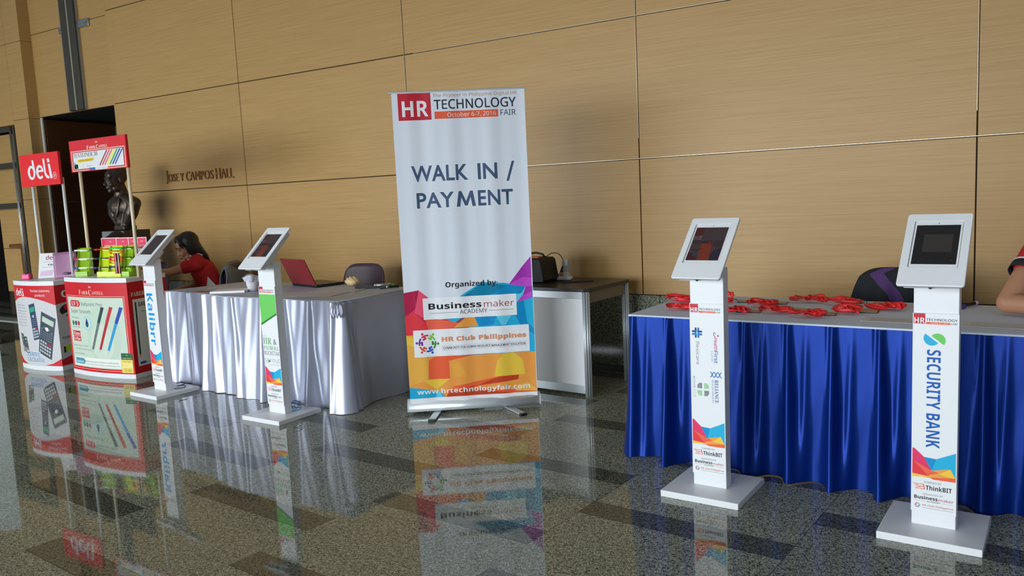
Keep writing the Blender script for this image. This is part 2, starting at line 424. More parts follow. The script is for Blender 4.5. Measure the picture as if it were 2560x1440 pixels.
def doors():
    # closed dark door leaf in the recess
    mb = MB(); LM = Matrix.Translation((-10.60, 5.72, 0)) @ Matrix.Rotation(1.77, 4, 'Z')
    for z0, z1 in ((.01, 1.548), (1.552, 2.6)): mb.box(0, 0, z0, 1.10, .05, z1, WOODD, 0.003, LM)
    d = struct(mb.build('door_1'))
    mb = MB(); mb.box(-10.638, WY+0.12, 0, -10.60, WY+0.14, 2.62, mat('frame_metal', (.62, .60, .54), .45)); mb.box(1.10, -.002, 0.01, 1.15, .052, 2.58, mat('frame_metal', (.62, .60, .54), .45), 0, LM)
    mb.build('door_frame', d)
    mb = MB(); mb.box(.80, -.02, 1.49, 1.11, .0, 1.57, mat('black_hinge', (.03, .03, .03), .4), 0.004, LM); mb.ball(LM @ Vector((.84, -.022, 1.53)), 0.010, STEEL)
    mb.build('hinge_plate', d)
    # half-open wooden door with steel stile, at the frame's left edge
    mb = MB()
    for z0, z1 in ((0.35, 0.95), (0.955, 1.55), (1.555, 2.5)): mb.box(-12.15, 5.78, z0, -11.0, 5.83, z1, WOOD, 0.003)
    mb.box(-12.15, 5.79, 0.02, -11.0, 5.82, 2.5, GAP)
    d = struct(mb.build('door_2'))
    mb = MB()
    for dx in (0, 0.028): mb.tube([(-11.255+dx, 5.6, 0.02), (-11.255+dx, 5.6, 2.55)], 0.010, STEEL)
    mb.box(-11.215, 5.61, 0.02, -11.165, 5.66, 2.55, DSTEEL); mb.build('door_stile', d)
    mb = MB()
    for z in (2.50, 2.03, 1.50): mb.box(-12.3, 5.60, z, -11.27, 5.64, z+0.07, DSTEEL, 0.004)
    mb.build('door_rail', d)
    mb = MB(); mb.box(-11.75, 5.66, 0.97, -11.3, 5.74, 1.02, WOODD, 0.006); mb.box(-11.5, 5.68, 0.62, -11.44, 5.74, 0.97, WOODD, 0.006); mb.box(-11.36, 5.68, 0.62, -11.32, 5.74, 0.97, WOODD, 0.006)
    mb.build('door_handle', d)
    mb = MB(); mb.box(-13.5, 5.42, 0.0, -11.02, 5.62, 0.012, mat('pale_threshold', ph(150, 168, 172), 0.25)); struct(mb.build('trim_2'))
    # steel track on the panels over the doorway
    ty = WY+0.12
    mb = MB()
    mb.box(-9.86, ty-0.05, 2.63, -9.72, ty, 4.85, DSTEEL, 0.003); mb.box(-9.69, ty-0.05, 2.63, -9.57, ty, 4.85, DSTEEL, 0.003)
    mb.box(-9.716, ty-0.052, 2.63, -9.694, ty, 4.85, STRIP); mb.box(-9.878, ty-0.045, 2.63, -9.86, ty, 4.85, STEEL); mb.box(-9.57, ty-0.03, 2.63, -9.545, ty, 4.85, STEEL)
    t = struct(mb.build('trim_1'))
    mb = MB(); mb.box(-9.60, ty-0.022, 3.57, -9.33, ty, 3.66, STEEL, 0.004); mb.ball((-9.37, ty-0.022, 3.615), 0.008, DSTEEL)
    mb.box(-9.97, ty-0.022, 3.56, -9.86, ty, 3.64, STEEL, 0.004); mb.ball((-9.93, ty-0.022, 3.60), 0.008, DSTEEL)
    mb.build('bracket', t)
doors()

def lettering():
    g = Gfx()
    m = mat('bronze_letter', ph(134, 102, 62), 0.5, metal=0.1)
    mb = MB()
    for st, a, b, z0, z1 in (('J', -7.99, -7.955, 1.672, 1.815), ('OSE Y', -7.945, -7.68, 1.690, 1.775), ('C', -7.635, -7.575, 1.683, 1.787), ('AMPOS', -7.57, -7.19, 1.688, 1.782), ('H', -7.145, -7.075, 1.682, 1.795), ('ALL', -7.065, -6.87, 1.686, 1.785)):
        vs, fs, x0, x1, y0, y1 = glyphs(st, 'reg', -0.008, 1.05)
        P = [(a+(x-x0)/(x1-x0)*(b-a), z0+(y-y0)/(y1-y0)*(z1-z0)) for x, y in vs]
        t = bmesh.new(); bv = [t.verts.new((x, WY-0.016, z)) for x, z in P]
        for f in fs:
            try: t.faces.new([bv[i] for i in f])
            except ValueError: pass
        ex = bmesh.ops.extrude_face_region(t, geom=t.faces[:])
        for v in ex['geom']:
            if isinstance(v, bmesh.types.BMVert): v.co.y += 0.014
        mp = {v: mb.bm.verts.new(v.co) for v in t.verts}
        for f in t.faces:
            try: mb.bm.faces.new([mp[v] for v in f.verts]).material_index = mb.mi(m)
            except ValueError: pass
        t.free()
    tag(mb.build('wall_lettering'), 'raised brown capital letters naming the hall on the wood wall', 'lettering')
lettering()

# ------------------------------------------------------------------ kiosks
def sponsor_foot(g, u0, u1):
    W_ = u1-u0; U = lambda a: u0+a*W_
    V = lambda b: 0.222+b*(0.340-0.222)
    P = lambda pts, m, l: g.poly([(U(a), V(b)) for a, b in pts], m, l)
    P([(0, 1), (.04, 1), (.27, .73), (.45, .30), (0, .56)], K_MAG, 2)
    P([(0, .58), (.45, .32), (.38, .10), (0, .10)], K_CRIM, 3)
    P([(.03, .57), (.45, .30), (.36, .12)], K_CORAL, 4)
    P([(.27, .73), (.55, .70), (1, .97), (1, .10), (.88, .38), (.46, .28)], K_CYAN, 2)
    P([(.27, .73), (.55, .70), (.46, .30)], K_DCY, 3)
    P([(.36, .10), (.46, .30), (.88, .42), (1, .12), (1, 0), (0, .06), (0, .12)], K_ORA, 3)
    P([(.46, .30), (.62, .24), (.36, .12)], K_REDO, 5)
    P([(.62, .20), (.88, .42), (1, .12)], K_YEL, 5)
    P([(.4, .05), (1, .14), (1, 0), (.5, 0)], K_REDO, 5)
    P([(0, .14), (.5, .08), (0, .02)], K_YEL, 6)
    g.text('POWERED BY', U(.28), .2035, U(.68), .2115, K_GRY, 2)
    for i, (a, b) in enumerate(((.02, .16), (.07, .16), (.09, .16), (.07, .16))):
        g.rect(U(a), .196-.006*i, U(b), .1985-.006*i, K_REDO, 2)
    for a, b, c, d in ((.17, .28, .1965, .199), (.26, .28, .188, .199), (.17, .28, .187, .1895), (.17, .30, .1775, .180), (.28, .30, .1775, .1895), (.17, .19, .183, .1895)):
        g.rect(U(a), c, U(b), d, K_REDO, 2)
    g.text('ThinkBIT', U(.32), .177, U(.92), .196, K_BLK, 2, 'bold')
    g.text('ORGANIZED BY', U(.25), .1555, U(.72), .1625, K_GRY, 2)
    g.text('Business', U(.05), .137, U(.60), .152, K_BLK, 2, 'bold', off=0.006)
    g.text('maker', U(.62), .137, U(.96), .149, K_MAK, 2)
    g.text('ACADEMY', U(.35), .1275, U(.66), .1335, K_BLK, 2)
    g.rect(U(.05), .1300, U(.32), .1307, K_GRY, 2); g.rect(U(.69), .1300, U(.96), .1307, K_GRY, 2)
    emblem(g, U(.13), .111, 0.0105, 2)
    g.text('HR Club Philippines', U(.24), .1085, U(.96), .1175, K_BRN, 2, 'bold')
    g.rect(U(.24), .1020, U(.96), .1045, K_LGRY, 2)
def hr_logo(g, u, v, s, date=True, tagline=False):
    """u, v: lower-left of the red square; s: side"""
    g.rect(u, v, u+s, v+s, K_RED, 2)
    g.text('HR', u+s*.06, v+s*.06, u+s*.96, v+s*.58, K_WHT, 3, 'bold')
    g.text('TECHNOLOGY', u+s*1.08, v+s*.30, u+s*3.72, v+s*.54, K_NAVY, 2, 'sans', off=0.012)
    g.rect(u+s*1.08, v-s*.02, u+s*3.10, v+s*.20, K_OR, 2)
    g.text('October 6-7, 2016', u+s*1.5, v+s*.02, u+s*2.95, v+s*.16, K_WHT, 3)
    g.text('FAIR', u+s*3.18, v-s*.01, u+s*3.70, v+s*.19, K_NAVY, 2)

def kiosk(label, x, yf, art, screen, n, yaw=0.0):
    """x: centre, yf: front edge of the base plate"""
    t = thing('tablet_kiosk', label, 'kiosk', (x, yf+0.18, 0), math.radians(yaw), 'white tablet kiosks')
    mb = MB(); mb.box(-0.18, -0.18, 0.0, 0.18, 0.18, 0.030, WHITE, 0.003); mb.build('base_plate', t)
    mb = MB(); mb.box(-0.0775, -0.038, 0.030, 0.0775, 0.022, 1.03, WHITE, 0.003); mb.build('post', t)
    # front sign board
    mb = MB(); mb.box(-0.079, -0.0435, 0.086, 0.079, -0.0385, 0.872, WHITEP, 0.001, seg=1)
    g = Gfx(); art(g); sponsor_foot(g, 0.004, 0.154)
    g.emit(mb, lambda u, v, h: Vector((u-0.079, -0.0436-h, v)))
    mb.build('sign_panel', t, fix=False)
    # sloping head
    c, s = math.cos(math.radians(42.5)), math.sin(math.radians(42.5))
    B = Vector((0, {1: -0.13, 2: -0.17, 3: -0.17, 4: -0.222}[n], 1.0))
    ev, en = Vector((0, c, s)), Vector((0, -s, c))
    Wd, Ln = 0.222, 0.362
    fn = lambda u, v, h: B+Vector((u, 0, 0))+ev*v+en*h
    def rr(w, l, r, k=5, v0=0.0):
        pts = []
        for cx, cv, a in ((w/2-r, v0+r, -PI/2), (w/2-r, v0+l-r, 0), (-w/2+r, v0+l-r, PI/2), (-w/2+r, v0+r, PI)):
            pts += [(cx+r*math.cos(a+PI/2*i/k), cv+r*math.sin(a+PI/2*i/k)) for i in range(k+1)]
        return pts
    mb = MB(); ou = rr(Wd, Ln, 0.011); inn = rr(0.166, 0.236, 0.004, v0=0.088)
    def loop(p, h): return [mb.bm.verts.new(fn(a, b, h)) for a, b in p]
    def band(A, Bv, sm=False):
        k = len(A)
        mb._tag([mb.bm.faces.new((A[i], A[(i+1) % k], Bv[(i+1) % k], Bv[i])) for i in range(k)], WHITE, sm)
    o0, o1, o2 = loop(ou, -0.010), loop(ou, -0.003), loop(rr(Wd-0.005, Ln-0.005, 0.009, v0=0.0025), 0.0)
    i1, i0 = loop(inn, 0.0), loop(inn, -0.010)
    band(o0, o1, True); band(o1, o2, True); band(o2, i1); band(i1, i0); band(i0, o0)
    hd = mb.build('face_plate', t)
    mb = MB(); mb.prism(rr(0.190, 0.318, 0.010, v0=0.022), -0.042, -0.0105, WHITE, fn); mb.prism(rr(0.12, 0.10, 0.01, v0=0.10), -0.075, -0.042, WHITE, fn); mb.build('head_housing', t)
    mb = MB()
    mb.prism(rr(0.030, 0.020, 0.009, v0=0.019), -0.034, -0.018, STEEL, lambda u, v, h: fn(u, 0.0215-(h+0.018)*0.2, -0.026+(v-0.029)))
    mb.tube([fn(0.0, 0.020, -0.026), fn(0.0, 0.010, -0.026)], 0.0065, STEEL, 12); mb.tube([fn(0.0, 0.0105, -0.026), fn(0.0, 0.0095, -0.026)], 0.003, BLACK, 8)
    mb.build('lock', t)
    mb = MB(); mb.prism(rr(0.160, 0.230, 0.006, v0=0.091), -0.009, -0.004, WHITE, fn)
    tb = mb.build('tablet', t)
    mb = MB(); G = mat('screen_glass', (0.012, 0.011, 0.014), 0.06, spec=0.6)
    mb.prism([(-0.074, 0.106), (0.074, 0.106), (0.074, 0.304), (-0.074, 0.304)], -0.0042, -0.0036, G, fn)
    g = Gfx(); screen(g); g.emit(mb, lambda u, v, h: fn(u-0.074, v+0.106, h-0.0036), step=0.00025)
    mb.build('screen', tb, fix=False)
    mb = MB(); mb.tube([fn(0, 0.314, -0.0042), fn(0, 0.314, -0.0038)], 0.0022, BLACK, 8); mb.build('camera_lens', tb)
    return t

def scr(r, g_, b): return mat('screen_%d_%d_%d' % (r, g_, b), ph(r, g_, b, 0.5), 0.08, spec=0.5, emit=(lin(r), lin(g_), lin(b), 0.35))
def slide(g):
    g.rect(0, 0, .148, .198, scr(66, 54, 60), 1)
    g.rect(.0, .128, .040, .198, scr(72, 34, 34), 2)
    g.poly([(.048, 0), (.108, 0), (.095, .112), (.048, .098)], scr(116, 48, 34), 2)
    g.poly([(0, 0), (.05, 0), (.05, .03), (.03, .035), (.0, .05)], scr(66, 30, 36), 3)
    g.poly([(.05, .012), (.05, .035), (.03, .04), (.022, .03)], scr(36, 60, 76), 4)
    g.poly([(.108, 0), (.148, 0), (.148, .085), (.106, .05)], scr(56, 36, 42), 2); g.poly([(.103, .042), (.148, .075), (.148, .03), (.106, .0)], scr(40, 40, 56), 3)
    g.text('HR', .006, .120, .042, .147, scr(104, 92, 100), 5, 'bold')
    g.text('TECHNOLOGY', .004, .097, .146, .117, scr(26, 24, 32), 5)
    g.text('FAIR', .104, .082, .146, .096, scr(30, 28, 36), 5)
    g.rect(.008, .064, .06, .067, scr(40, 36, 42), 4); g.rect(.008, .056, .045, .058, scr(40, 36, 42), 4)
def dim(g): g.rect(0, 0, .148, .198, scr(58, 50, 54), 1)
def dialog(g):
    g.rect(0, 0, .148, .198, scr(32, 31, 34), 1); g.rect(.030, .060, .128, .150, scr(54, 53, 52), 2)
    g.rect(.004, .016, .012, .022, scr(50, 50, 50), 3); g.rect(.125, .016, .135, .022, scr(50, 50, 50), 3)

def art_bank(g):
    hr_logo(g, .003, .831, .040)
    g.disc(.066, .776, .028, .028, K_CYAN, 2, math.radians(142), math.radians(322), 20)
    g.disc(.086, .769, .027, .027, K_GRN, 2, math.radians(-38), math.radians(142), 20)
    g.text('SECURITY BANK', .050, .348, .098, .732, K_BLUE, 2, 'bold', 1)
def art_clinic(g):
    hr_logo(g, .003, .831, .038)
    b1, b2, b3 = ink(20, 70, 130), ink(30, 110, 190), ink(100, 180, 220)
    for dx, dy, rx, ry, m in ((-.009, .0, .006, .020, b1), (.009, 0, .006, .020, b2)): pass
    for sx in (-1, 1):
        g.rect(.034+sx*.0062-.0045, .716, .034+sx*.0062+.0045, .762, b1 if sx < 0 else b2, 2); g.rect(.0105, .7385+sx*.0062-.0045, .0575, .7385+sx*.0062+.0045, b2 if sx < 0 else b1, 3)
    g.poly([(.034, .752), (.028, .7385), (.034, .725), (.040, .7385)], b3, 4)
    g.text('flexicare', .028, .594, .044, .700, K_GRY, 2, 'sans', 1)
    pk = ink(176, 40, 96)
    g.text('Health', .112, .664, .129, .720, pk, 2, 'sans', 1, 0.01); g.text('First', .112, .606, .129, .662, ink(40, 90, 160), 2, 'sans', 1, 0.01)
    g.text('CLINIC', .098, .608, .108, .660, ink(120, 170, 190), 2, 'sans', 1)
    g.disc(.131, .730, .004, .004, pk, 2, n=12); g.line((.110, .735), (.118, .722), .003, pk, 2); g.line((.110, .735), (.113, .745), .003, pk, 2); g.line((.113, .745), (.122, .737), .002, pk, 2)
    for i in range(3):
        for s in (-1, 1):
            p = [(.088+.017*i+.0185*k/6+.004, .553+s*.012*math.cos(PI*k/6)) for k in range(7)]
            for a, b in zip(p, p[1:]): g.line(a, b, .0035, K_BLUE if s < 0 else b2, 2+(s > 0))
    g.text('RELIANCE', .112, .424, .129, .530, ink(40, 100, 160), 2, 'serif', 1); g.text('HEALTH SERVICES', .099, .424, .107, .530, ink(110, 130, 160), 2, 'serif', 1, -0.01)
    for i, (cu, cv, m) in enumerate(((.042, .498, K_BLK), (.074, .498, K_GRN), (.042, .464, K_GRN), (.074, .464, K_BLK))):
        for a in range(6):
            for b in range(6):
                du, dv = (a-2.5)*.0038, (b-2.5)*.0042
                ou = du if cu > .06 else -du; ov = dv if cv > .48 else -dv
                if ou+ov < .013: g.rect(cu+du-.0015, cv+dv-.0016, cu+du+.0015, cv+dv+.0016, m, 2)
    g.text('active', .013, .486, .022, .540, K_GRY, 2, 'sans', 1, 0.01, 1.2); g.text('one', .013, .443, .022, .480, K_LGRY, 2, 'sans', 1, 0, 1.2)
    g.rect(.0095, .443, .0102, .540, K_LGRY, 2)
def art_sprout(g):
    hr_logo(g, .003, .831, .038)
    g.poly([(.002, .820), (.156, .820), (.156, .692), (.002, .620)], K_GRN, 2); g.poly([(.156, .700), (.156, .688), (.002, .614), (.002, .627)], K_DGRN, 3)
    g.text('NO. ONE', .006, .540, .040, .547, K_LGRY, 2)
    g.text('HR', .006, .490, .086, .533, ink(86, 150, 96), 2, 'serif', off=-0.012); g.text('&', .102, .490, .134, .526, K_GRY, 2, 'sans', off=0.01)
    g.text('PAYROLL', .006, .452, .154, .480, ink(86, 150, 96), 2, 'serif', off=-0.012); g.text('ROCKSTAR', .006, .418, .154, .445, K_GRY, 2, 'sans', off=0.006)
    g.text('sprout', .006, .358, .154, .400, ink(150, 165, 158), 2, 'sans', off=-0.01); g.disc(.050, .378, .009, .007, K_DGRN, 3, n=12)
    g.text('SOLUTIONS', .052, .352, .154, .360, K_LGRY, 2)
def art_kali(g):
    hr_logo(g, .003, .831, .038)
    b = ink(20, 140, 214)
    g.text('Kalibrr', .030, .378, .110, .775, b, 2, 'bold', 1)
    g.disc(.034, .760, .008, .012, b, 2, n=12)

kiosk('white tablet kiosk with a slide on screen, its post showing several health sponsors', -1.198, 3.318, art_clinic, slide, 3, -2.3)
kiosk('white tablet kiosk nearest the right edge, blue vertical bank lettering down its post', -0.288, 3.268, art_bank, dialog, 4, -2.4)
kiosk('white tablet kiosk with a green block on its post, before the silver tablecloth', -4.158, 3.405, art_sprout, slide, 2, -1.2)
kiosk('white tablet kiosk with light blue vertical lettering, beside the red stationery counter', -5.57, 3.508, art_kali, dim, 1, -3.0)

def cable(label, pts, r, m, name='power_cable'):
    mb = MB()
    P = [Vector(p) for p in pts]; out = []
    for i in range(len(P)-1):   # Catmull-Rom
        p0, p1, p2, p3 = P[max(i-1, 0)], P[i], P[i+1], P[min(i+2, len(P)-1)]
        for k in range(6):
            t = k/6
            out.append(0.5*((2*p1)+(p2-p0)*t+(2*p0-5*p1+4*p2-p3)*t*t+(3*p1-p0-3*p2+p3)*t**3))
    out.append(P[-1]); mb.tube(out, r, m, 6)
    return tag(mb.build(name), label, 'cable')
CB = mat('blue_cable', ph(60, 110, 160), 0.4)
pts = [(-4.085, 3.60, 0.034)]
for i in range(26): a = i*0.78; pts.append((-4.078+0.030*math.cos(a)*(1+.2*math.sin(i*2.1)), 3.64+0.028*math.sin(a), 0.036+0.0022*i+0.008*(1+math.sin(i*1.7))))
cable('coiled blue cable on the base plate of the green kiosk', pts, 0.0028, CB)
pts = [(-5.475, 3.70, 0.035)]
for i in range(14): a = i*0.8; pts.append((-5.462+0.022*math.cos(a), 3.755+0.035*math.sin(a), 0.036+0.003*i))
cable('coiled black cable on the base plate of the light blue lettered kiosk', pts, 0.003, BLACK)

# ------------------------------------------------------------------ roll-up banner
def banner():
    A = Vector((-3.359, 3.926)); Bp = Vector((-2.665, 4.434)); e = (Bp-A).normalized(); L = (Bp-A).length
    n = Vector((e.y, -e.x))   # towards the viewer
    ang = math.atan2(e.y, e.x)
    t = thing('rollup_banner', 'tall white roll-up banner reading WALK IN / PAYMENT over coloured facets', 'banner', (A.x, A.y, 0), ang)
    # local: x along, -y to the viewer
    mb = MB()
    prof = [(0.045, 0.022), (0.045, 0.085), (0.030, 0.092), (0.004, 0.096), (-0.012, 0.090), (-0.035, 0.070), (-0.046, 0.045), (-0.044, 0.022), (-0.02, 0.014), (0.02, 0.014)]
    mb.prism([(y, z) for y, z in prof][::-1], 0.0, L, mat('silver_cassette', (0.70, 0.75, 0.76), 0.30, metal=0.35), lambda y, z, h: Vector((h, y+0.045, z)), smooth=True)
    mb.build('cassette', t)
    for x in (-0.003, L-0.001):
        mb = MB(); mb.prism([(y*1.03, z) for y, z in prof][::-1], 0.0, 0.004, WHITE, lambda y, z, h: Vector((x+h, y+0.045, z)))
        mb.build('end_cap', t)
    for i, (x, dx) in enumerate(((0.19, -0.035), (0.655, 0.085))):
        mb = MB(); R = Matrix.Translation((x, 0.02, 0)) @ Matrix.Rotation(math.atan2(dx, 0.20), 4, 'Z')
        mb.box(-0.022, -0.20, 0.003, 0.022, 0.06, 0.013, ALU, 0.002, R); mb.box(-0.0225, -0.212, 0.0, 0.0225, -0.185, 0.014, BLACK, 0.003, R)
        mb.build('foot', t)
    mb = MB(); mb.tube([(L/2, 0.06, 0.08), (L/2, 0.045, 2.04)], 0.009, ALU, 10); mb.build('support_pole', t)
    mb = MB(); mb.prism([(-0.006, 2.042), (0.010, 2.042), (0.011, 2.050), (0.004, 2.054), (-0.006, 2.050)], -0.002, L+0.002, ALU, lambda y, z, h: Vector((h, y+0.020, z))); mb.build('top_rail', t)
    g = Gfx(); s0, s1 = 0.017, 0.845
    BG = ink(203, 216, 232)
    g.rect(s0, 0.07, s1, 2.042, BG, 0)
    # heading
    g.rect(.054, 1.875, .258, 2.040, K_RED, 2); g.text('HR', .078, 1.897, .240, 1.993, K_WHT, 3, 'bold')
    g.text('The Pioneer in Philippine Digital HR', .272, 2.004, .799, 2.033, ink(176, 128, 92), 2)
    g.text('TECHNOLOGY', .277, 1.936, .790, 1.996, K_NAVY, 2, 'sans', off=0.012)
    g.rect(.278, 1.878, .675, 1.923, K_OR, 2); g.text('October 6-7, 2016', .358, 1.884, .661, 1.915, K_WHT, 3); g.text('FAIR', .690, 1.885, .786, 1.920, K_NAVY, 2)
    # main words
    H = K_WHT
    for o, m, ly in ((0.03, ink(222, 230, 240), 2), (0.022, K_PAYM, 3)):
        d = 0.004 if ly == 2 else 0
        g.text('WALK', .112-d, 1.493-d, .468+d, 1.594+d, m, ly, 'reg', off=o, sp=1.04); g.text('IN', .528-d, 1.493-d, .653+d, 1.594+d, m, ly, 'reg', off=o)
        g.poly([(.707-d, 1.475-d), (.724+d, 1.475-d), (.763+d, 1.600+d), (.746-d, 1.600+d)], m, ly)
        g.text('PAY', .135-d, 1.327-d, .372+d, 1.425+d, m, ly, 'reg', off=o, sp=1.06); g.text('ENT', .522-d, 1.327-d, .745+d, 1.425+d, m, ly, 'reg', off=o, sp=1.06)
        g.poly([(.385+(.122)*a+(d if a > .5 else -d), 1.327+.098*b+(d if b > .5 else -d)) for a, b in ((0, 0), (.13, 1), (.27, 1), (.5, .34), (.73, 1), (.87, 1), (1, 0), (.82, 0), (.74, .60), (.57, .05), (.43, .05), (.26, .60), (.18, 0))], m, ly)
    # facets
    P = lambda m, l, *p: g.poly(p, m, l)
    P(K_CYAN, 1, (.40, .757), (.52, .835), (.79, .795), (.842, .80), (.842, .37), (.30, .37), (.30, .61))
    P(K_CRIM, 1, (s0, .65), (.15, .61), (.42, .62), (.42, .50), (s0, .50))
    P(K_MAG, 1, (s0, .796), (.113, .809), (.171, .757), (.145, .60), (.20, .62), (.10, .70), (s0, .64))
    P(K_MAG, 1, (s0, .796), (.113, .809), (.16, .72), (.08, .66), (s0, .64))
    P(ink(222, 76, 110), 2, (.113, .809), (.171, .757), (.14, .60), (.08, .665))
    P(K_CRIM, 2, (s0, .645), (.08, .665), (.17, .60), (.30, .615), (.36, .58), (.32, .54), (s0, .52))
    P(K_CORAL, 3, (.14, .635), (.36, .585), (.30, .54), (.16, .55))
    P(K_CYAN, 1, (.374, .756), (.43, .79), (.519, .840), (.66, .828), (.795, .798), (.72, .70), (.60, .70))
    P(K_DCY, 2, (.57, .756), (.68, .815), (.795, .798), (.735, .745))
    P(K_SKY, 3, (.735, .752), (.77, .755), (.80, .795), (.76, .70), (.735, .68))
    P(K_PUR, 2, (.839, .990), (.780, .925), (.691, .816), (.839, .80))
    P(K_VIO, 3, (.691, .816), (.785, .86), (.839, .85), (.839, .80), (.80, .795))
    P(K_PUR, 2, (.80, .80), (.839, .80), (.839, .722), (.739, .699))
    P(K_VIO, 4, (.77, .735), (.839, .765), (.839, .722), (.739, .699))
    P(K_CYAN, 2, (.739, .700), (.842, .722), (.842, .37), (.80, .37), (.73, .55), (.50, .57), (.46, .62), (.70, .63))
    P(K_DCY, 3, (.739, .700), (.78, .71), (.80, .56), (.842, .52), (.842, .48), (.76, .54), (.72, .62))
    P(K_SKY, 4, (.60, .617), (.70, .617), (.66, .555), (.63, .555))
    P(K_DCY, 3, (.46, .617), (.60, .617), (.58, .56), (.49, .555))
    P(K_CYAN, 3, (.27, .616), (.38, .616), (.33, .588))
    P(K_ORA, 3, (.36, .585), (.40, .617), (.46, .617), (.48, .555), (.31, .555))
    g.poly([(s0, .52), (.06, .52), (.3, .37), (.6, .37), (.842, .37), (.842, .10), (s0, .10)], K_ORA, 2)
    P(K_YEL, 3, (s0, .52), (.062, .50), (.062, .44), (s0, .46))
    P(ink(240, 168, 74), 3, (s0, .46), (.14, .375), (.144, .225), (s0, .19))
    P(K_REDO, 4, (.151, .349), (.195, .374), (.45, .372), (.28, .341), (.281, .223), (.144, .227))
    P(K_YEL, 5, (.113, .220), (.285, .223), (.191, .154))
    P(ink(240, 160, 66), 4, (.290, .34), (.34, .33), (.40, .235), (.30, .23))
    P(K_YEL, 5, (.640, .372), (.702, .372), (.761, .321), (.774, .223), (.570, .222), (.592, .322))
    P(K_REDO, 4, (.604, .219), (.730, .221), (.724, .191), (.42, .165), (.30, .108), (.45, .165))
    P(K_REDO, 4, (.604, .219), (.730, .221), (.724, .191), (.282, .140), (.25, .104), (.70, .104), (.282, .166))
    P(K_REDO, 4, (.25, .104), (.842, .104), (.842, .112), (.55, .14), (.28, .16))
    P(ink(240, 176, 84), 5, (.73, .15), (.78, .17), (.842, .125), (.842, .108), (.70, .118))
    P(K_CYAN, 6, (s0, .178), (.10, .166), (.212, .139), (.249, .106), (s0, .103))
    P(K_SKY, 7, (.185, .104), (.191, .152), (.212, .139), (.225, .104))
    g.text('www.hrtechnologyfair.com', .065, .120, .799, .162, ink(236, 240, 244), 9, 'bold')
    g.rect(s0, .06, s1, .1035, ink(222, 224, 236), 8)
    # labels
    g.text('Organized by:', .285, .807, .618, .853, K_BLK, 8, 'bold')
    g.rect(.135, .616, .735, .754, ink(226, 228, 238), 7)
    g.text('Business', .169, .679, .509, .721, K_BLK, 8, 'bold', off=0.008); g.text('maker', .524, .678, .719, .720, K_MAK, 8)
    g.text('ACADEMY', .368, .643, .545, .670, K_BLK, 8); g.rect(.173, .654, .358, .656, K_BLK, 8); g.rect(.556, .654, .716, .656, K_BLK, 8)
    g.rect(.062, .374, .808, .550, ink(226, 228, 238), 7)
    emblem(g, .149, .462, .070, 8)
    for o, m, ly in ((.03, K_GRY, 8), (.012, ink(214, 142, 100), 9)): g.text('HR Club Philippines', .241, .458, .790, .500, m, ly, 'bold', off=o)
    g.text('COMMUNITY FOR HUMAN RESOURCE MANAGEMENT EDUCATION', .250, .418, .782, .434, K_BLK, 8, 'sans', off=0.02)
    for a in ((.244, .411, .788, .4122), (.244, .440, .788, .4412), (.244, .411, .2453, .441), (.787, .411, .788, .441)): g.rect(*a, K_GRY, 8)
    KN = [s0+(s1-s0)*i/28 for i in range(29)]
    def wave(s, z=0):   # straight between the cuts, so print layers keep their order
        f = (s-s0)/(s1-s0)*28; i = max(0, min(27, int(f))); a, b = KN[i], KN[i+1]
        W_ = lambda q: 0.0035*math.sin(q*23)+0.002*math.sin(q*51+1.3)
        return W_(a)+(W_(b)-W_(a))*(f-i)
    mb = MB()
    g.emit(mb, lambda s, z, h: Vector((s, 0.022-h-wave(s, z), z)), cuts=KN[1:-1])
    mb.bm.verts.ensure_lookup_table()
    mb.grid(lambda u, v: Vector((s1-(s1-s0)*u, 0.0228-wave(s1-(s1-s0)*u, .07+v*1.972), .07+v*1.972)), 28, 6, ink(203, 216, 232))
    mb.build('banner_sheet', t, fix=False)
banner()

def plain_banner():
    A = Vector((-9.62, 4.42)); e = Vector((.72, .69)); L = 0.85
    t = thing('rollup_banner', 'pale plain roll-up banner just outside the left edge, mirrored in the floor', 'banner', (A.x, A.y, 0), math.atan2(e.y, e.x))
    mb = MB(); mb.prism([(-.04, .012), (.04, .012), (.04, .07), (.0, .09), (-.04, .07)], -L, 0, ALU, lambda y, z, h: Vector((h, y, z))); mb.build('cassette', t)
    mb = MB(); mb.box(-L+.01, -.002, .08, -.006, .0, 2.12, ink(176, 194, 200)); mb.build('banner_sheet', t)
    mb = MB(); mb.box(-L, -.008, 2.115, 0, .008, 2.14, ALU, .003); mb.build('top_rail', t)
    mb = MB(); mb.tube([(-L/2, .03, .05), (-L/2, .015, 2.12)], .009, ALU, 10); mb.build('support_pole', t)
    for x in (-.2, -.65):
        mb = MB(); mb.box(x-.02, -.2, 0, x+.02, .1, .013, ALU, .002); mb.build('foot', t)
plain_banner()

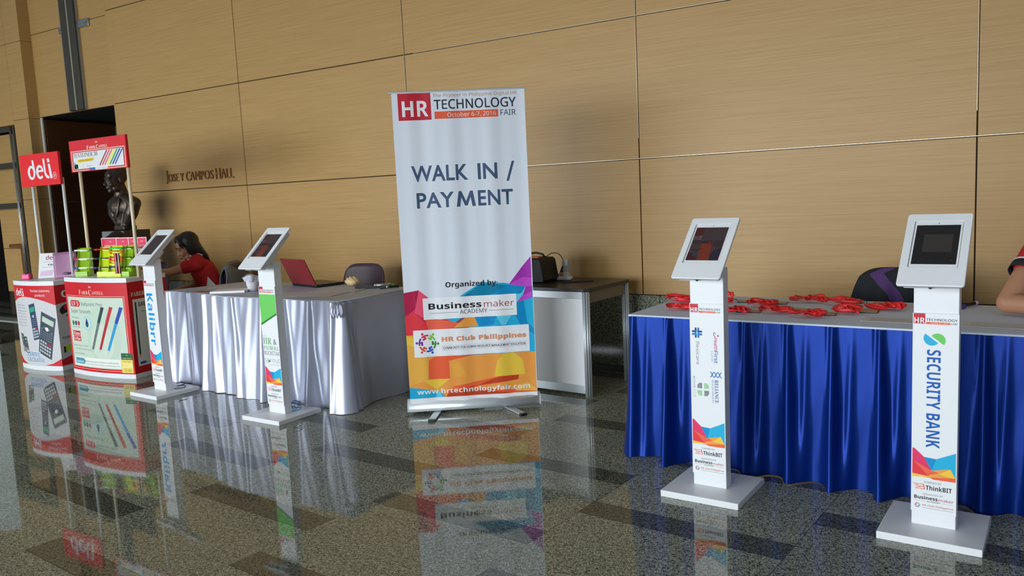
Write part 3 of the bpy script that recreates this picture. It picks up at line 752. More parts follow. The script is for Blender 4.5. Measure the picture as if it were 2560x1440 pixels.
# ------------------------------------------------------------------ stationery counters
def counter(label, A, Bp, back, sag, H, lip, base, front_art, side_art, header, poles, hz, hart, body_m):
    A, Bp = Vector(A), Vector(Bp); e = (Bp-A).normalized(); L = (Bp-A).length; n = Vector((e.y, -e.x))
    front = [A+e*L*i/16+n*sag*(1-(2*i/16-1)**2) for i in range(17)]
    foot = front+[Vector(p) for p in back]
    t = thing('promotion_counter', label, 'counter', (0, 0, 0))
    fx = lambda ins: [tuple(p) for p in foot]
    mb = MB(); mb.prism(fx(0), H-lip, H, WHITE, bevel=0.002); mb.build('counter_top', t)
    mb = MB(); mb.prism(fx(0), 0.0, base, WHITE, bevel=0.002); mb.build('base_board', t)
    def fm(u, v, h):
        i = max(0, min(15, int(u*16))); a, b = front[i], front[i+1]; p = a+(b-a)*(u*16-i)+n*(h+0.0006); return Vector((p.x, p.y, v))
    mb = MB(); g = Gfx(); g.rect(0, base, 1, H-lip, body_m, 0); front_art(g); g.emit(mb, fm, cuts=[i/16 for i in range(1, 16)])
    mb.build('front_panel', t, fix=False)
    Cc = Vector(back[0]); e2 = (Cc-Bp); L2 = e2.length; e2.normalize(); n2 = Vector((e2.y, -e2.x))
    mb = MB(); g = Gfx(); g.rect(0, base, L2, H-lip, body_m, 0); side_art(g)
    g.emit(mb, lambda u, v, h: Vector((*(Bp+e2*u+n2*(h+0.0005)), v)))
    Dd = Vector(back[1]); z0, z1 = base, H-lip
    for p, q in ((Cc, Dd), (Dd, A)):
        vs = [mb.bm.verts.new((*p, z0)), mb.bm.verts.new((*q, z0)), mb.bm.verts.new((*q, z1)), mb.bm.verts.new((*p, z1))]
        mb.bm.faces.new(vs).material_index = mb.mi(WHITE)
    mb.build('side_panel', t, fix=False)
    for px, py, pr, pm in poles:
        mb = MB(); mb.tube([(px, py, H-0.01), (px, py, hz[0]+0.06)], pr, pm, 12); mb.build('pole', t)
    (ax, ay), (bx, by) = header
    eh = Vector((bx-ax, by-ay)); Lh = eh.length; eh.normalize(); nh = Vector((eh.y, -eh.x))
    mb = MB(); z0, z1 = hz
    mb.prism([(0, z0), (Lh, z0), (Lh, z1), (0, z1)], 0.0, 0.022, ink(196, 40, 50), lambda u, v, h: Vector((ax+eh.x*u-nh.x*(h-0.035), ay+eh.y*u-nh.y*(h-0.035), v)))
    g = Gfx(); hart(g, Lh, z0, z1)
    g.emit(mb, lambda u, v, h: Vector((ax+eh.x*u+nh.x*(h+0.0353), ay+eh.y*u+nh.y*(h+0.0353), v)))
    mb.build('header_board', t, fix=False)
    return t
CREAM = mat('cream_pole', ph(206, 200, 176), 0.4); WPOLE = mat('white_pole', ph(196, 208, 214), 0.35)
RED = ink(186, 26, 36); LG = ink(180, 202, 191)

def crest(g, u, v, s, m, layer=3):
    for a, b, w_, h_ in ((-.45, .0, .5, .42), (.45, .05, .5, .40)):
        g.poly([(u+s*(a-w_/2), v-s*.45), (u+s*(a-w_*.2), v+s*.1), (u+s*(a-w_*.45), v+s*.3), (u+s*a, v+s*.55), (u+s*(a+w_*.3), v+s*.2), (u+s*(a+w_/2), v-s*.4), (u+s*(a+w_*.2), v-s*.1)], m, layer)
    g.line((u-s*.9, v+s*.25), (u+s*.9, v-s*.1), s*.12, m, layer)
def pen(g, u0, v0, u1, v1, w_, body, cap, layer=4):
    """pen drawn from cap end to tip; w_ in v units, u in panel fractions"""
    P = lambda f: (u0+(u1-u0)*f, v0+(v1-v0)*f)
    for a, b, k, m in ((0, .34, 1.2, cap), (.34, .92, 1.0, body)):
        p, q = P(a), P(b); wu = w_*k*1.1
        g.poly([(p[0]-wu, p[1]+w_*.2), (p[0]+wu, p[1]-w_*.2), (q[0]+wu*.85, q[1]-w_*.2), (q[0]-wu*.85, q[1]+w_*.2)], m, layer)
    p, q = P(.92), P(1.0); g.poly([(p[0]-w_*.9, p[1]), (p[0]+w_*.9, p[1]), q], K_LGRY, layer)
    p, q = P(.04), P(.30); g.poly([(p[0]-w_*1.8, p[1]), (p[0]-w_*1.2, p[1]), (q[0]-w_*1.3, q[1]), (q[0]-w_*1.8, q[1])], K_LGRY, layer+1)
def faber_front(g):
    CR = ink(236, 214, 200)
    g.text('F', .300, .708, .336, .748, CR, 3, 'serif', off=-0.012); g.text('ABER-', .342, .711, .462, .739, CR, 3, 'serif', off=-0.012)
    g.text('C', .466, .706, .512, .750, CR, 3, 'serif', off=-0.012); g.text('ASTELL', .518, .711, .690, .739, CR, 3, 'serif', off=-0.012)
    crest(g, .493, .772, .022, CR)
    for a in ((.03, .694, .955, .6965), (.03, .058, .955, .0605), (.03, .058, .034, .6965), (.951, .058, .955, .6965)): g.rect(*a, CR, 2)
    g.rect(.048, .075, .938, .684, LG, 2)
    g.disc(.62, .36, .26, .25, ink(174, 198, 186), 2.3); g.disc(.60, .30, .17, .16, ink(184, 204, 193), 2.6)
    g.poly([(.10, .600), (.27, .600), (.29, .615), (.29, .640), (.27, .655), (.12, .655), (.10, .64)], RED, 4); g.text('LV 5', .125, .608, .262, .646, K_WHT, 5, 'serif')
    g.text('Ballpoint Pen', .310, .602, .655, .643, ink(90, 100, 104), 4); g.text('Super Smooth', .095, .536, .465, .578, ink(90, 100, 104), 4)
    g.text('Ink Colors', .098, .495, .240, .513, ink(110, 130, 120), 4)
    for u, m in ((.120, K_DGRN), (.175, ink(30, 60, 120)), (.230, ink(170, 40, 50))): g.disc(u, .455, .021, .021, m, 4); g.rect(u-.018, .418, u+.018, .424, K_GRY, 4)
    g.disc(.385, .462, .078, .062, ink(130, 200, 220), 4); g.disc(.385, .462, .066, .053, LG, 5); g.disc(.385, .452, .026, .026, ink(30, 70, 130), 6); g.poly([(.362, .462), (.408, .462), (.385, .512)], ink(30, 70, 130), 6)
    g.rect(.088, .345, .240, .388, RED, 4); g.rect(.095, .298, .245, .340, RED, 4); g.text('0.5mm', .10, .352, .228, .380, K_WHT, 5, 'serif'); g.text('S-Fine', .107, .305, .235, .333, K_WHT, 5, 'serif')
    g.text('New Super Smooth', .115, .250, .37, .266, K_GRY, 4); g.text('ballpoint ink technology', .125, .220, .41, .236, K_GRY, 4); g.text('Drop instability', .115, .180, .29, .196, K_GRY, 4)
    for v in (.258, .188): g.poly([(.085, v+.006), (.085, v-.006), (.10, v)], K_BLK, 4)
    pen(g, .655, .605, .425, .205, .017, ink(96, 110, 112), ink(30, 66, 66)); pen(g, .775, .607, .545, .207, .017, ink(160, 40, 46), ink(176, 40, 46)); pen(g, .905, .605, .665, .203, .017, ink(40, 140, 200), ink(24, 60, 160))
    g.rect(.078, .085, .835, .160, ink(210, 222, 220), 4); g.poly([(.09, .098), (.26, .098), (.29, .125), (.26, .150), (.09, .150)], ink(70, 140, 160), 5); g.text('facebook', .105, .108, .25, .128, K_WHT, 6, 'bold')
    g.text('www.facebook.com/fabercastellmanila', .29, .120, .80, .136, ink(90, 100, 104), 5); g.text('www.facebook.com/fabercastellphilippines', .29, .094, .82, .110, ink(90, 100, 104), 5)
    g.rect(.845, .162, .985, .218, ink(20, 84, 54), 7); crest(g, .915, .200, .012, ink(200, 210, 150), 8); g.text('FABER-CASTELL', .86, .170, .97, .178, ink(200, 210, 150), 8, 'serif')
    g.rect(.840, .050, .982, .162, ink(216, 200, 98), 7); g.text('1761-2011', .86, .140, .965, .151, ink(150, 140, 60), 8, 'serif'); g.text('250', .855, .095, .972, .134, ink(240, 234, 180), 8, 'serif'); g.text('YEARS', .865, .060, .962, .086, ink(150, 140, 60), 8, 'serif')
def faber_side(g):
    CR = ink(236, 214, 200)
    g.rect(.04, .10, .37, .665, ink(206, 216, 214), 2)
    g.text('FABER-CASTELL', .03, .69, .375, .725, CR, 3, 'serif'); crest(g, .25, .765, .02, CR)
    g.text('GREEN PENCIL', .095, .600, .36, .635, K_BLK, 3, 'bold'); g.rect(.060, .20, .075, .64, ink(40, 60, 50), 3); g.poly([(.060, .20), (.075, .20), (.0675, .165)], K_BRN, 3)
    g.text('Wood Case Pencil', .12, .55, .33, .565, K_BLK, 3)
    for i in range(4):
        for j in range(3): g.rect(.17+.04*j, .42+.028*i, .20+.04*j, .438+.028*i, K_GRY if (i+j) % 2 else K_BLK, 3)
    g.text('With eraser tip', .15, .36, .30, .375, K_BLK, 3); g.rect(.2, .25, .3, .33, ink(60, 70, 66), 3); g.text('2.2 mm', .2, .2, .29, .213, K_BLK, 3)
    g.rect(.06, .115, .12, .135, ink(40, 80, 150), 3); g.rect(.13, .12, .35, .123, K_GRY, 3)
def faber_header(g, L, z0, z1):
    U = lambda a: a*L; V = lambda b: z0+b*(z1-z0); CR = ink(240, 222, 212)
    g.rect(0, z0, L, z1, ink(200, 44, 54), 1)
    g.rect(U(.025), V(.03), U(.975), V(.665), CR, 2); g.rect(U(.035), V(.05), U(.965), V(.645), RED, 3); g.rect(U(.055), V(.085), U(.945), V(.615), ink(206, 216, 222), 4)
    g.text('F', U(.32), V(.685), U(.355), V(.80), CR, 3, 'serif'); g.text('ABER-', U(.36), V(.695), U(.485), V(.775), CR, 3, 'serif'); g.text('C', U(.49), V(.685), U(.53), V(.80), CR, 3, 'serif'); g.text('ASTELL', U(.535), V(.695), U(.69), V(.775), CR, 3, 'serif')
    crest(g, U(.50), V(.88), .02, CR)
    g.text('TEXTLINER 38', U(.065), V(.46), U(.50), V(.60), ink(70, 44, 44), 5, 'serif', off=-0.01)
    g.poly([(U(.13), V(.28)), (U(.43), V(.33)), (U(.43), V(.42)), (U(.13), V(.37))], ink(240, 206, 40), 5); g.text('SUPERFLUORESCENT', U(.15), V(.315), U(.42), V(.385), ink(150, 90, 20), 6, 'bold')
    for i, c in enumerate(((150, 60, 80), (190, 80, 86), (206, 110, 96), (220, 220, 60), (40, 150, 70), (50, 70, 150), (70, 90, 170))):
        a = .66+.045*i
        g.poly([(U(a), V(.60)), (U(a+.025), V(.60)), (U(a-.115), V(.17)), (U(a-.135), V(.12)), (U(a-.14), V(.17))], ink(*c), 5)
    g.poly([(U(.065), V(.30)), (U(.10), V(.12)), (U(.12), V(.10)), (U(.11), V(.16)), (U(.08), V(.30))], K_DGRN, 5); g.rect(U(.065), V(.10), U(.13), V(.24), ink(226, 232, 232), 4)
    g.ring(U(.23), V(.18), .02, .024, K_LGRY, 5, PI/4, PI/4+2*PI, 4, 0.8); g.rect(U(.28), V(.17), U(.38), V(.178), K_GRY, 5); g.rect(U(.28), V(.13), U(.36), V(.138), K_GRY, 5)
    g.rect(U(.33), V(.02), U(.66), V(.10), ink(206, 216, 222), 6); g.rect(U(.33), V(.02), U(.44), V(.10), ink(60, 110, 170), 7); g.rect(U(.46), V(.06), U(.63), V(.068), ink(90, 130, 180), 7)
counter('red stationery counter showing three pens, under a pen sign on two cream poles', (-7.111, 3.846), (-6.271, 3.898), [(-6.33, 4.30), (-7.08, 4.25)], 0.045, 0.85, 0.038, 0.039,
        faber_front, faber_side, ((-7.05, 4.02), (-6.222, 4.02)), [(-6.985, 4.02, 0.014, CREAM), (-6.278, 4.02, 0.014, CREAM)], (1.752, 2.018), faber_header, RED)

def deli(g, u0, v0, u1, v1, m, layer=3):
    w_, h_ = u1-u0, v1-v0; U = lambda a: u0+a*w_; V = lambda b: v0+b*h_
    def bowl(a, c):   # open rounded bowl
        pts_o = [(a+.155+.155*math.cos(t), .36+.36*math.sin(t)) for t in [c[0]+(c[1]-c[0])*i/18 for i in range(19)]]
        pts_i = [(a+.165+.075*math.cos(t), .36+.235*math.sin(t)) for t in [c[1]+(c[0]-c[1])*i/18 for i in range(19)]]
        for i in range(18): g.poly([(U(x), V(y)) for x, y in (pts_o[i], pts_o[i+1], pts_i[17-i], pts_i[18-i])], m, layer)
    bowl(0.0, (0.55, 2*PI-0.05)); g.poly([(U(.20), V(.98)), (U(.28), V(.98)), (U(.325), V(.36)), (U(.245), V(.30))], m, layer+1)
    bowl(.35, (0.0, 2*PI-0.75)); g.rect(U(.43), V(.36), U(.655), V(.45), m, layer+1)
    g.poly([(U(.66), V(1.0)), (U(.735), V(1.0)), (U(.75), V(.30)), (U(.80), V(.17)), (U(.865), V(.12)), (U(.865), V(.0)), (U(.76), V(.03)), (U(.69), V(.20))], m, layer)
    g.poly([(U(.86), V(.72)), (U(.94), V(.72)), (U(1.0), V(0)), (U(.905), V(0))], m, layer); g.poly([(U(.85), V(.80)), (U(.94), V(.80)), (U(.93), V(.98)), (U(.84), V(.98))], m, layer)
def calculator(g, c, ax, ay, body, scr_, layer, dark):
    """c: lower-left, ax/ay: edge vectors in (u, v)"""
    P = lambda a, b: (c[0]+ax[0]*a+ay[0]*b, c[1]+ax[1]*a+ay[1]*b)
    q = lambda a, b, d, e_, m, l: g.poly([P(a, b), P(d, b), P(d, e_), P(a, e_)], m, l)
    q(0, 0, 1, 1, body, layer); q(.1, .78, .9, .91, scr_, layer+1); g.poly([P(.5+.13*math.cos(t*PI/8), .655+.045*math.sin(t*PI/8)) for t in range(16)], K_LGRY if not dark else K_WHT, layer+1)
    for i in range(5):
        for j in range(4): q(.08+.17*i, .05+.078*j, .08+.17*i+.125, .05+.078*j+.050, K_RED if (i, j) in ((3, 3), (4, 3)) else K_LGRY, layer+1)
    for i in range(6):
        for j in range(4): q(.07+.145*i, .385+.055*j, .07+.145*i+.085, .385+.055*j+.022, K_GRY, layer+1)
    for i in (0, 1, 3, 4): q(.07+.175*i, .60+.05*(i % 2), .07+.175*i+.12, .625+.05*(i % 2), K_GRY, layer+1)
def deli_front(g):
    g.rect(0, .039, 1, .769, ink(184, 191, 198), 1)
    g.poly([(0, .769), (0, .615), (.05, .628), (.106, .641), (.2, .658), (.3, .668), (.42, .670), (.55, .664), (.68, .652), (.8, .635), (.9, .615), (1, .594), (1, .769)], RED, 2)
    g.poly([(0, .12), (.12, .07), (.26, .047), (0, .042)], RED, 2); g.poly([(.704, .048), (.85, .065), (1, .111), (1, .042)], RED, 2)
    deli(g, .10, .675, .37, .745, K_WHT); g.text('The best stationery', .54, .708, .925, .738, K_WHT, 3); g.text('products', .64, .668, .83, .698, K_WHT, 3)
    for i, st in enumerate(('Product Features', 'Two-line display', 'Multi-function', 'Wide key', 'Dual power', 'Durable keys', 'Hard case', 'Quality life')):
        g.text(st, .11-.005*i, .585-.027*i, .11+.24+.02*(i % 3), .598-.027*i, K_GRY, 3)
    calculator(g, (.507, .273), (.139, .018), (-.043, .324), ink(44, 62, 96), ink(40, 150, 110), 3, False)
    calculator(g, (.588, .169), (.242, -.070), (.146, .373), ink(44, 60, 74), ink(170, 190, 180), 5, True)
    calculator(g, (.16, .165), (.10, -.01), (-.05, .165), ink(52, 62, 60), ink(90, 120, 90), 3, False); calculator(g, (.25, .150), (.09, 0), (-.03, .15), ink(46, 56, 60), ink(120, 140, 130), 4, False)
    SB = ink(70, 130, 190)
    for d, m, l in ((.006, K_WHT, 7), (0, SB, 8)):
        g.text('SCIENTIFIC', .26-d, .122-d, .62+d, .166+d, m, l, 'sans', off=0.02 if d else 0); g.text('CALCULATOR', .275-d, .072-d, .69+d, .116+d, m, l, 'sans', off=0.02 if d else 0)
def deli_side(g):
    g.rect(0, .039, .3, .769, ink(176, 180, 184), 1); g.poly([(0, .769), (0, .60), (.3, .64), (.3, .769)], RED, 2); g.poly([(0, .10), (.15, .14), (.15, .05), (0, .045)], RED, 2)
    deli(g, .06, .655, .28, .745, K_WHT); g.disc(.12, .54, .09, .055, BLACK, 3); g.disc(.13, .565, .06, .03, K_RED, 4); g.line((.06, .50), (.16, .52), .02, K_LGRY, 5); g.disc(.17, .42, .07, .045, BLACK, 3)
    g.text('ESSENTIALS', .03, .29, .2, .305, K_BLK, 3, 'bold'); g.rect(.03, .283, .2, .285, K_BLK, 3); g.poly([(.03, .16), (.20, .20), (.20, .245), (.03, .215)], ink(160, 190, 40), 3); g.rect(.03, .16, .05, .215, BLACK, 4)
def deli_header(g, L, z0, z1):
    g.rect(0, z0, L, z1, ink(212, 38, 44), 1); h = z1-z0
    deli(g, L*.19, z0+h*.20, L*.82, z0+h*.82, K_WHT)
    g.ring(L*.88, z0+h*.28, .028, .032, K_WHT, 3, 0, 2*PI, 16, 0.9); g.text('R', L*.863, z0+h*.235, L*.90, z0+h*.325, K_WHT, 3)
k = 4.06/3.98; zz = lambda z: 1.4+(z-1.4)*k
counter('red and grey stationery counter showing calculators, under a plain red sign on white poles', (-7.903, 3.807), (-7.291, 3.846), [(-7.325, 4.16), (-7.88, 4.13)], 0.05, 0.812, 0.040, 0.05,
        deli_front, deli_side, ((-7.82*k, 4.06), (-7.175*k, 4.06)), [(-7.862, 4.06, 0.013, WPOLE), (-7.345, 4.06, 0.013, WPOLE)], (zz(1.66), zz(1.945)), deli_header, RED)

# things on the counters
FACE = math.radians(48)      # turned towards the room
def leaflet(label, x, y, wd, hgt, art, z=0.85, rot=0.25):
    t = thing('leaflet', label, 'leaflet', (x, y, z), rot, 'pen leaflets standing on the red counter')
    mb = MB(); mb.box(-wd/2, 0, 0, wd/2, 0.004, hgt, ink(214, 222, 226)); g = Gfx(); art(g, wd, hgt); g.emit(mb, lambda u, v, h: Vector((u-wd/2, -0.0002-h, v)))
    mb.build('card', t, fix=False)
    mb = MB(); mb.prism([(0, 0), (0.07, 0), (0.004, hgt*.7)], -0.004, 0.004, WHITE, lambda a, b, h: Vector((h, 0.004+a, b))); mb.build('easel_back', t)
PK = ink(206, 44, 84)
def lf(body, title, tc, extra=None):
    def a(g, W_, H_):
        g.rect(0.006, .01, W_-.006, H_-.006, body, 1); g.rect(0.006, H_*.70, W_-.006, H_-.006, PK, 2)
        g.text('FABER-CASTELL', W_*.15, H_*.745, W_*.85, H_*.80, K_WHT, 3, 'serif'); crest(g, W_*.5, H_*.89, .013, K_WHT)
        g.text(title, W_*.12, H_*.57, W_*.88, H_*.65, tc, 3, 'serif'); g.rect(W_*.2, H_*.52, W_*.8, H_*.535, K_GRY, 3); g.rect(.006, H_*.12, W_-.006, H_*.2, K_REDO, 3)
        for i in range(5): g.line((W_*(.2+.13*i), H_*.25), (W_*(.28+.13*i), H_*.47), .006, (K_NAVY, K_RED, K_GRN, K_ORA, K_BLUE)[i], 4)
    return a
leaflet('pen leaflet with pink heading and blue title, leftmost on the red counter', -6.855, 4.15, .20, .32, lf(ink(214, 224, 228), 'Whiteboard Marker', K_BLUE))
leaflet('narrow pen leaflet with pink heading, second from the left on the red counter', -6.665, 4.15, .15, .32, lf(ink(218, 224, 226), 'TEXTLINER 38', K_GRY))
leaflet('green pen leaflet with pink heading, behind the right cream pole', -6.53, 4.16, .11, .32, lf(ink(60, 130, 80), 'GRIP', K_WHT))
leaflet('slim pale leaflet with pink heading, rightmost on the red counter', -6.42, 4.17, .10, .32, lf(ink(212, 218, 224), 'Pencils', K_GRY))
NEON = mat('neon_acrylic', (0.82, 0.95, 0.01), 0.15, trans=0.30)
NEON2 = mat('green_acrylic', (0.58, 0.92, 0.04), 0.12, trans=0.55)
def pen_rack(label, x, y, wd, hgt, nsl, m, rot, z=0.85):
    t = thing('pen_rack', label, 'rack', (x, y, z), rot, 'neon acrylic pen racks')
    mb = MB(); mb.prism([(0, 0), (0.006, 0), (0.066, hgt), (0.060, hgt)], -wd/2, wd/2, m, lambda a, b, h: Vector((h, a, b))); mb.build('back_sheet', t)
    mb = MB(); mb.box(-wd/2, -0.045, 0, wd/2, 0.07, 0.006, m); mb.box(-wd/2, -0.045, 0.006, wd/2, -0.040, 0.045, m); mb.build('tray', t)
    for s in (-1, 1):
        mb = MB(); mb.prism([(-0.04, 0.004), (0.065, 0.004), (0.066, hgt), (0.045, hgt), (-0.015, 0.05)], s*wd/2-0.002, s*wd/2+0.002, m, lambda a, b, h: Vector((h, a, b))); mb.build('side_fin', t)
    out = []
    for i in range(nsl):
        zz_ = hgt*(.30+.62*i/max(1, nsl-1)); yy = zz_/hgt*0.06
        mb = MB(); mb.box(-wd*.3, yy-0.022, zz_-0.012, wd*.3, yy, zz_-0.009, m); mb.box(-wd*.3, yy-0.022, zz_-0.012, wd*.3, yy-0.020, zz_-0.004, m); mb.build('pen_ledge', t)
        out.append((yy-0.011, zz_))
    return t, out
def marker(label, rack, yy, zz_, ln, body, capm, x0=0.0, r=0.0075, flip=1):
    M = Matrix.Translation(rack.location) @ Matrix.Rotation(rack.rotation_euler.z, 4, 'Z')
    p = M @ Vector((x0, yy, zz_))
    t = thing('marker_pen', label, 'pen', p, rack.rotation_euler.z, 'pens lying in the neon racks')
    mb = MB(); mb.tube([(-ln/2*flip, 0, 0), (ln*.30*flip, 0, 0)], r, body, 10); mb.build('barrel', t)
    mb = MB(); mb.tube([(ln*.28*flip, 0, 0), (ln*.34*flip, 0, 0), (ln*.5*flip, 0, 0)], [r*1.15, r*1.2, r*.9], capm, 10); mb.build('cap', t)
    mb = MB(); mb.tube([(-ln*.5*flip, 0, 0), (-ln*.545*flip, 0, 0)], r*.9, capm, 10); mb.build('end_plug', t)
mBK = mat('pen_black', (0.015, 0.018, 0.016), 0.3); mRD = mat('pen_red', ph(200, 30, 40), 0.3); mBL = mat('pen_blue', ph(30, 60, 160), 0.3); mDG = mat('pen_dark_green', ph(20, 70, 46), 0.3)
mOR = mat('pen_orange', ph(250, 130, 20), 0.3); mPK = mat('pen_pink', ph(226, 60, 80), 0.3); mGN = mat('pen_green', ph(40, 200, 70), 0.3); mYL = mat('pen_yellow', ph(240, 226, 40), 0.3); mWH = mat('pen_white', ph(220, 226, 230), 0.3)
r1, s1 = pen_rack('green acrylic pen rack with three white markers, left of the left cream pole', -6.945, 3.935, .105, .245, 3, NEON2, 0.55)
for (yy, zz_), c, nm, fl in zip(s1, (mBL, mRD, mBK), ('blue', 'red', 'black'), (-1, -1, 1)):
    marker('white %s-capped marker in the left green rack' % nm, r1, yy, zz_, .17, mWH, c, 0.0, 0.0075, fl)
r2, s2 = pen_rack('yellow acrylic pen rack holding a red, a dark and a blue pen', -6.675, 3.97, .10, .250, 3, NEON, 0.45)
for (yy, zz_), c, nm in zip(s2, (mBL, mDG, mRD), ('blue', 'dark green', 'red')):
    marker('%s pen sticking out of the left side of the yellow rack' % nm, r2, yy, zz_, .15, c, c, -0.035, 0.007, -1)
r3, s3 = pen_rack('yellow acrylic rack stacked with bright highlighters beside the red pen', -6.55, 3.985, .115, .255, 7, NEON, 0.40)
for (yy, zz_), c, nm in zip(s3, (mBL, mYL, mOR, mPK, mYL, mOR, mGN), ('navy', 'lower yellow', 'lower orange', 'pink', 'upper yellow', 'upper orange', 'green')):
    marker('%s highlighter lying in the middle yellow rack' % nm, r3, yy, zz_, .12, c, c, 0.0, 0.010)
r4, s4 = pen_rack('bright green acrylic pen rack, rightmost on the red counter', -6.40, 4.01, .07, .260, 3, NEON2, 0.35)
for (yy, zz_), nm in zip(s4, ('lowest', 'middle', 'top')):
    marker('dark green pen, %s of three in the rightmost rack' % nm, r4, yy, zz_, .11, mDG, mDG, 0.0, 0.006)
t = thing('pencil_box', 'small clear box of striped pencils between the yellow racks', 'box', (-6.462, 3.955, 0.85), 0.4)
mb = MB(); mb.box(-.03, -.012, 0.0, .03, .012, 0.03, NEON, .002); mb.build('holder', t)
for i in range(6):
    mb = MB(); mb.tube([(-.022+.009*i, 0, 0.004), (-.022+.009*i, 0, .20)], .0038, (mRD, mWH, mBK)[i % 3], 6); mb.build('pencil', t)

t = thing('sign_holder', 'tilted white acrylic card holder on the calculator counter', 'sign holder', (-7.63, 4.0, 0.812), 0.62)
mb = MB(); ev = Vector((0, .28, .96)).normalized(); en = Vector((0, -.96, .28)).normalized()
fs_ = lambda u, v, h: Vector((u, 0, .006))+ev*v+en*h
mb.prism([(-.105, 0), (.105, 0), (.105, .235), (-.105, .235)], -.003, 0, ink(214, 222, 232), fs_)
g = Gfx(); deli(g, -.045, .17, .055, .215, ink(150, 90, 110), 2); g.rect(-.07, .15, .07, .152, K_GRY, 2); g.text('FREE', -.02, .115, .06, .132, K_BLK, 2, 'bold'); g.rect(-.08, .10, .08, .102, K_GRY, 2); g.poly([(-.09, .02), (.02, .02), (.03, .075), (-.085, .065)], ink(204, 184, 214), 2)
g.emit(mb, fs_); mb.build('card', t, fix=False)
mb = MB(); mb.box(-.105, -.02, 0, .105, .09, .006, mat('clear_acrylic', (.8, .85, .9), .05, trans=.7)); mb.build('foot', t)
PF = mat('purple_folder', ph(150, 108, 146), 0.35)
t = thing('plastic_folder', 'translucent purple plastic folder standing on the calculator counter', 'folder', (-7.40, 4.0, 0.812), 0.60)
mb = MB(); mb.grid(lambda u, v: Vector((-.10+.21*u+.02*(1-v), .05*v-.012*math.sin(u*PI)*(1-v)+.02*math.sin(u*3), .235*v+.012*u)), 10, 8, PF); mb.build('cover', t, solid=.004)
mb = MB(); mb.ball((.03, -.005, .05), (.03, .006, .012), mat('folder_clasp', ph(70, 50, 90), .4)); mb.ball((.03, -.008, .05), (.014, .006, .006), PF); mb.build('clasp', t)
mb = MB(); mb.box(-.04, -.03, 0, .04, .03, .055, mat('pink_plastic', ph(214, 70, 130), .35), .012, seg=3); mb.box(-.014, -.032, .045, .006, .032, .06, mat('dark_pink', ph(120, 30, 70), .4), .002)
tag(mb.build('pencil_sharpener', loc=(-7.80, 3.885, .8125), rotz=.5), 'pink pencil sharpener on the left corner of the calculator counter', 'sharpener')

# ------------------------------------------------------------------ draped tables
def skirt(mb, path, zt, zb, m, fold, step=0.012, nv=14, radius=0.03):
    """hang cloth along a polyline (outward is to the right of travel); fold(s, h) gives outward offset, h 0 at the top"""
    P = [Vector(p) for p in path]; seg = []
    dense = []
    for a, b in zip(P, P[1:]):
        L = (b-a).length; n = max(1, int(L/step))
        for i in range(n): dense.append(a+(b-a)*i/n)
    dense.append(P[-1])
    k = max(1, int(radius/step)); sm = []
    for i in range(len(dense)):
        q = dense[max(0, i-k):i+k+1]; sm.append(sum(q, Vector((0, 0)))/len(q))
    sm[0] = dense[0]; sm[-1] = dense[-1]
    nr = []
    for i in range(len(sm)):
        d = sm[min(i+1, len(sm)-1)]-sm[max(i-1, 0)]; d.normalize(); nr.append(Vector((d.y, -d.x)))
    ss = [0.0]
    for a, b in zip(sm, sm[1:]): ss.append(ss[-1]+(b-a).length)
    rows = []
    for j in range(nv+1):
        h = j/nv; z = zt+(zb-zt)*h
        row = []
        for i in range(len(sm)):
            o = fold(ss[i], h); p = sm[i]+nr[i]*o
            row.append(mb.bm.verts.new((p.x, p.y, z+0.002*h*(1+math.sin(ss[i]*9.0)))))
        rows.append(row)
    mi = mb.mi(m)
    for a, b in zip(rows, rows[1:]):
        for i in range(len(sm)-1):
            f = mb.bm.faces.new((a[i], b[i], b[i+1], a[i+1])); f.material_index = mi; f.smooth = True
    return ss[-1]
BLUE = mat('blue_satin', (0.003, 0.026, 0.20), 0.40, metal=0.45, spec=0.2)
SILV = mat('silver_satin', (0.46, 0.475, 0.575), 0.38, metal=0.5, spec=0.5)
TOPC = mat('sky_tinted_cloth', ph(184, 204, 230), 0.75, noise=0.03, nscale=9)  # white cloth; bluish tint stands in for sky reflected on it
TOPW = mat('silver_table_top', (0.43, 0.49, 0.60), 0.5, spec=0.5, noise=0.03, nscale=7)  # bluish tint paints in cool sky light against the warm bounce
def table_frame(t, pts, z):
    """plywood top and four legs under a cloth; pts: corners"""
    mb = MB(); c = sum((Vector(p) for p in pts), Vector((0, 0)))/len(pts)
    ins = [c+(Vector(p)-c)*0.97 for p in pts]
    mb.prism([tuple(p) for p in ins], z-0.03, z-0.004, mat('plywood', (.4, .3, .18), .6)); mb.build('table_board', t)
    for p in ins[:4]:
        q = c+(p-c)*0.9
        mb = MB(); mb.tube([(q.x, q.y, 0), (q.x, q.y, z-.03)], .014, STEEL, 8); mb.build('leg', t)
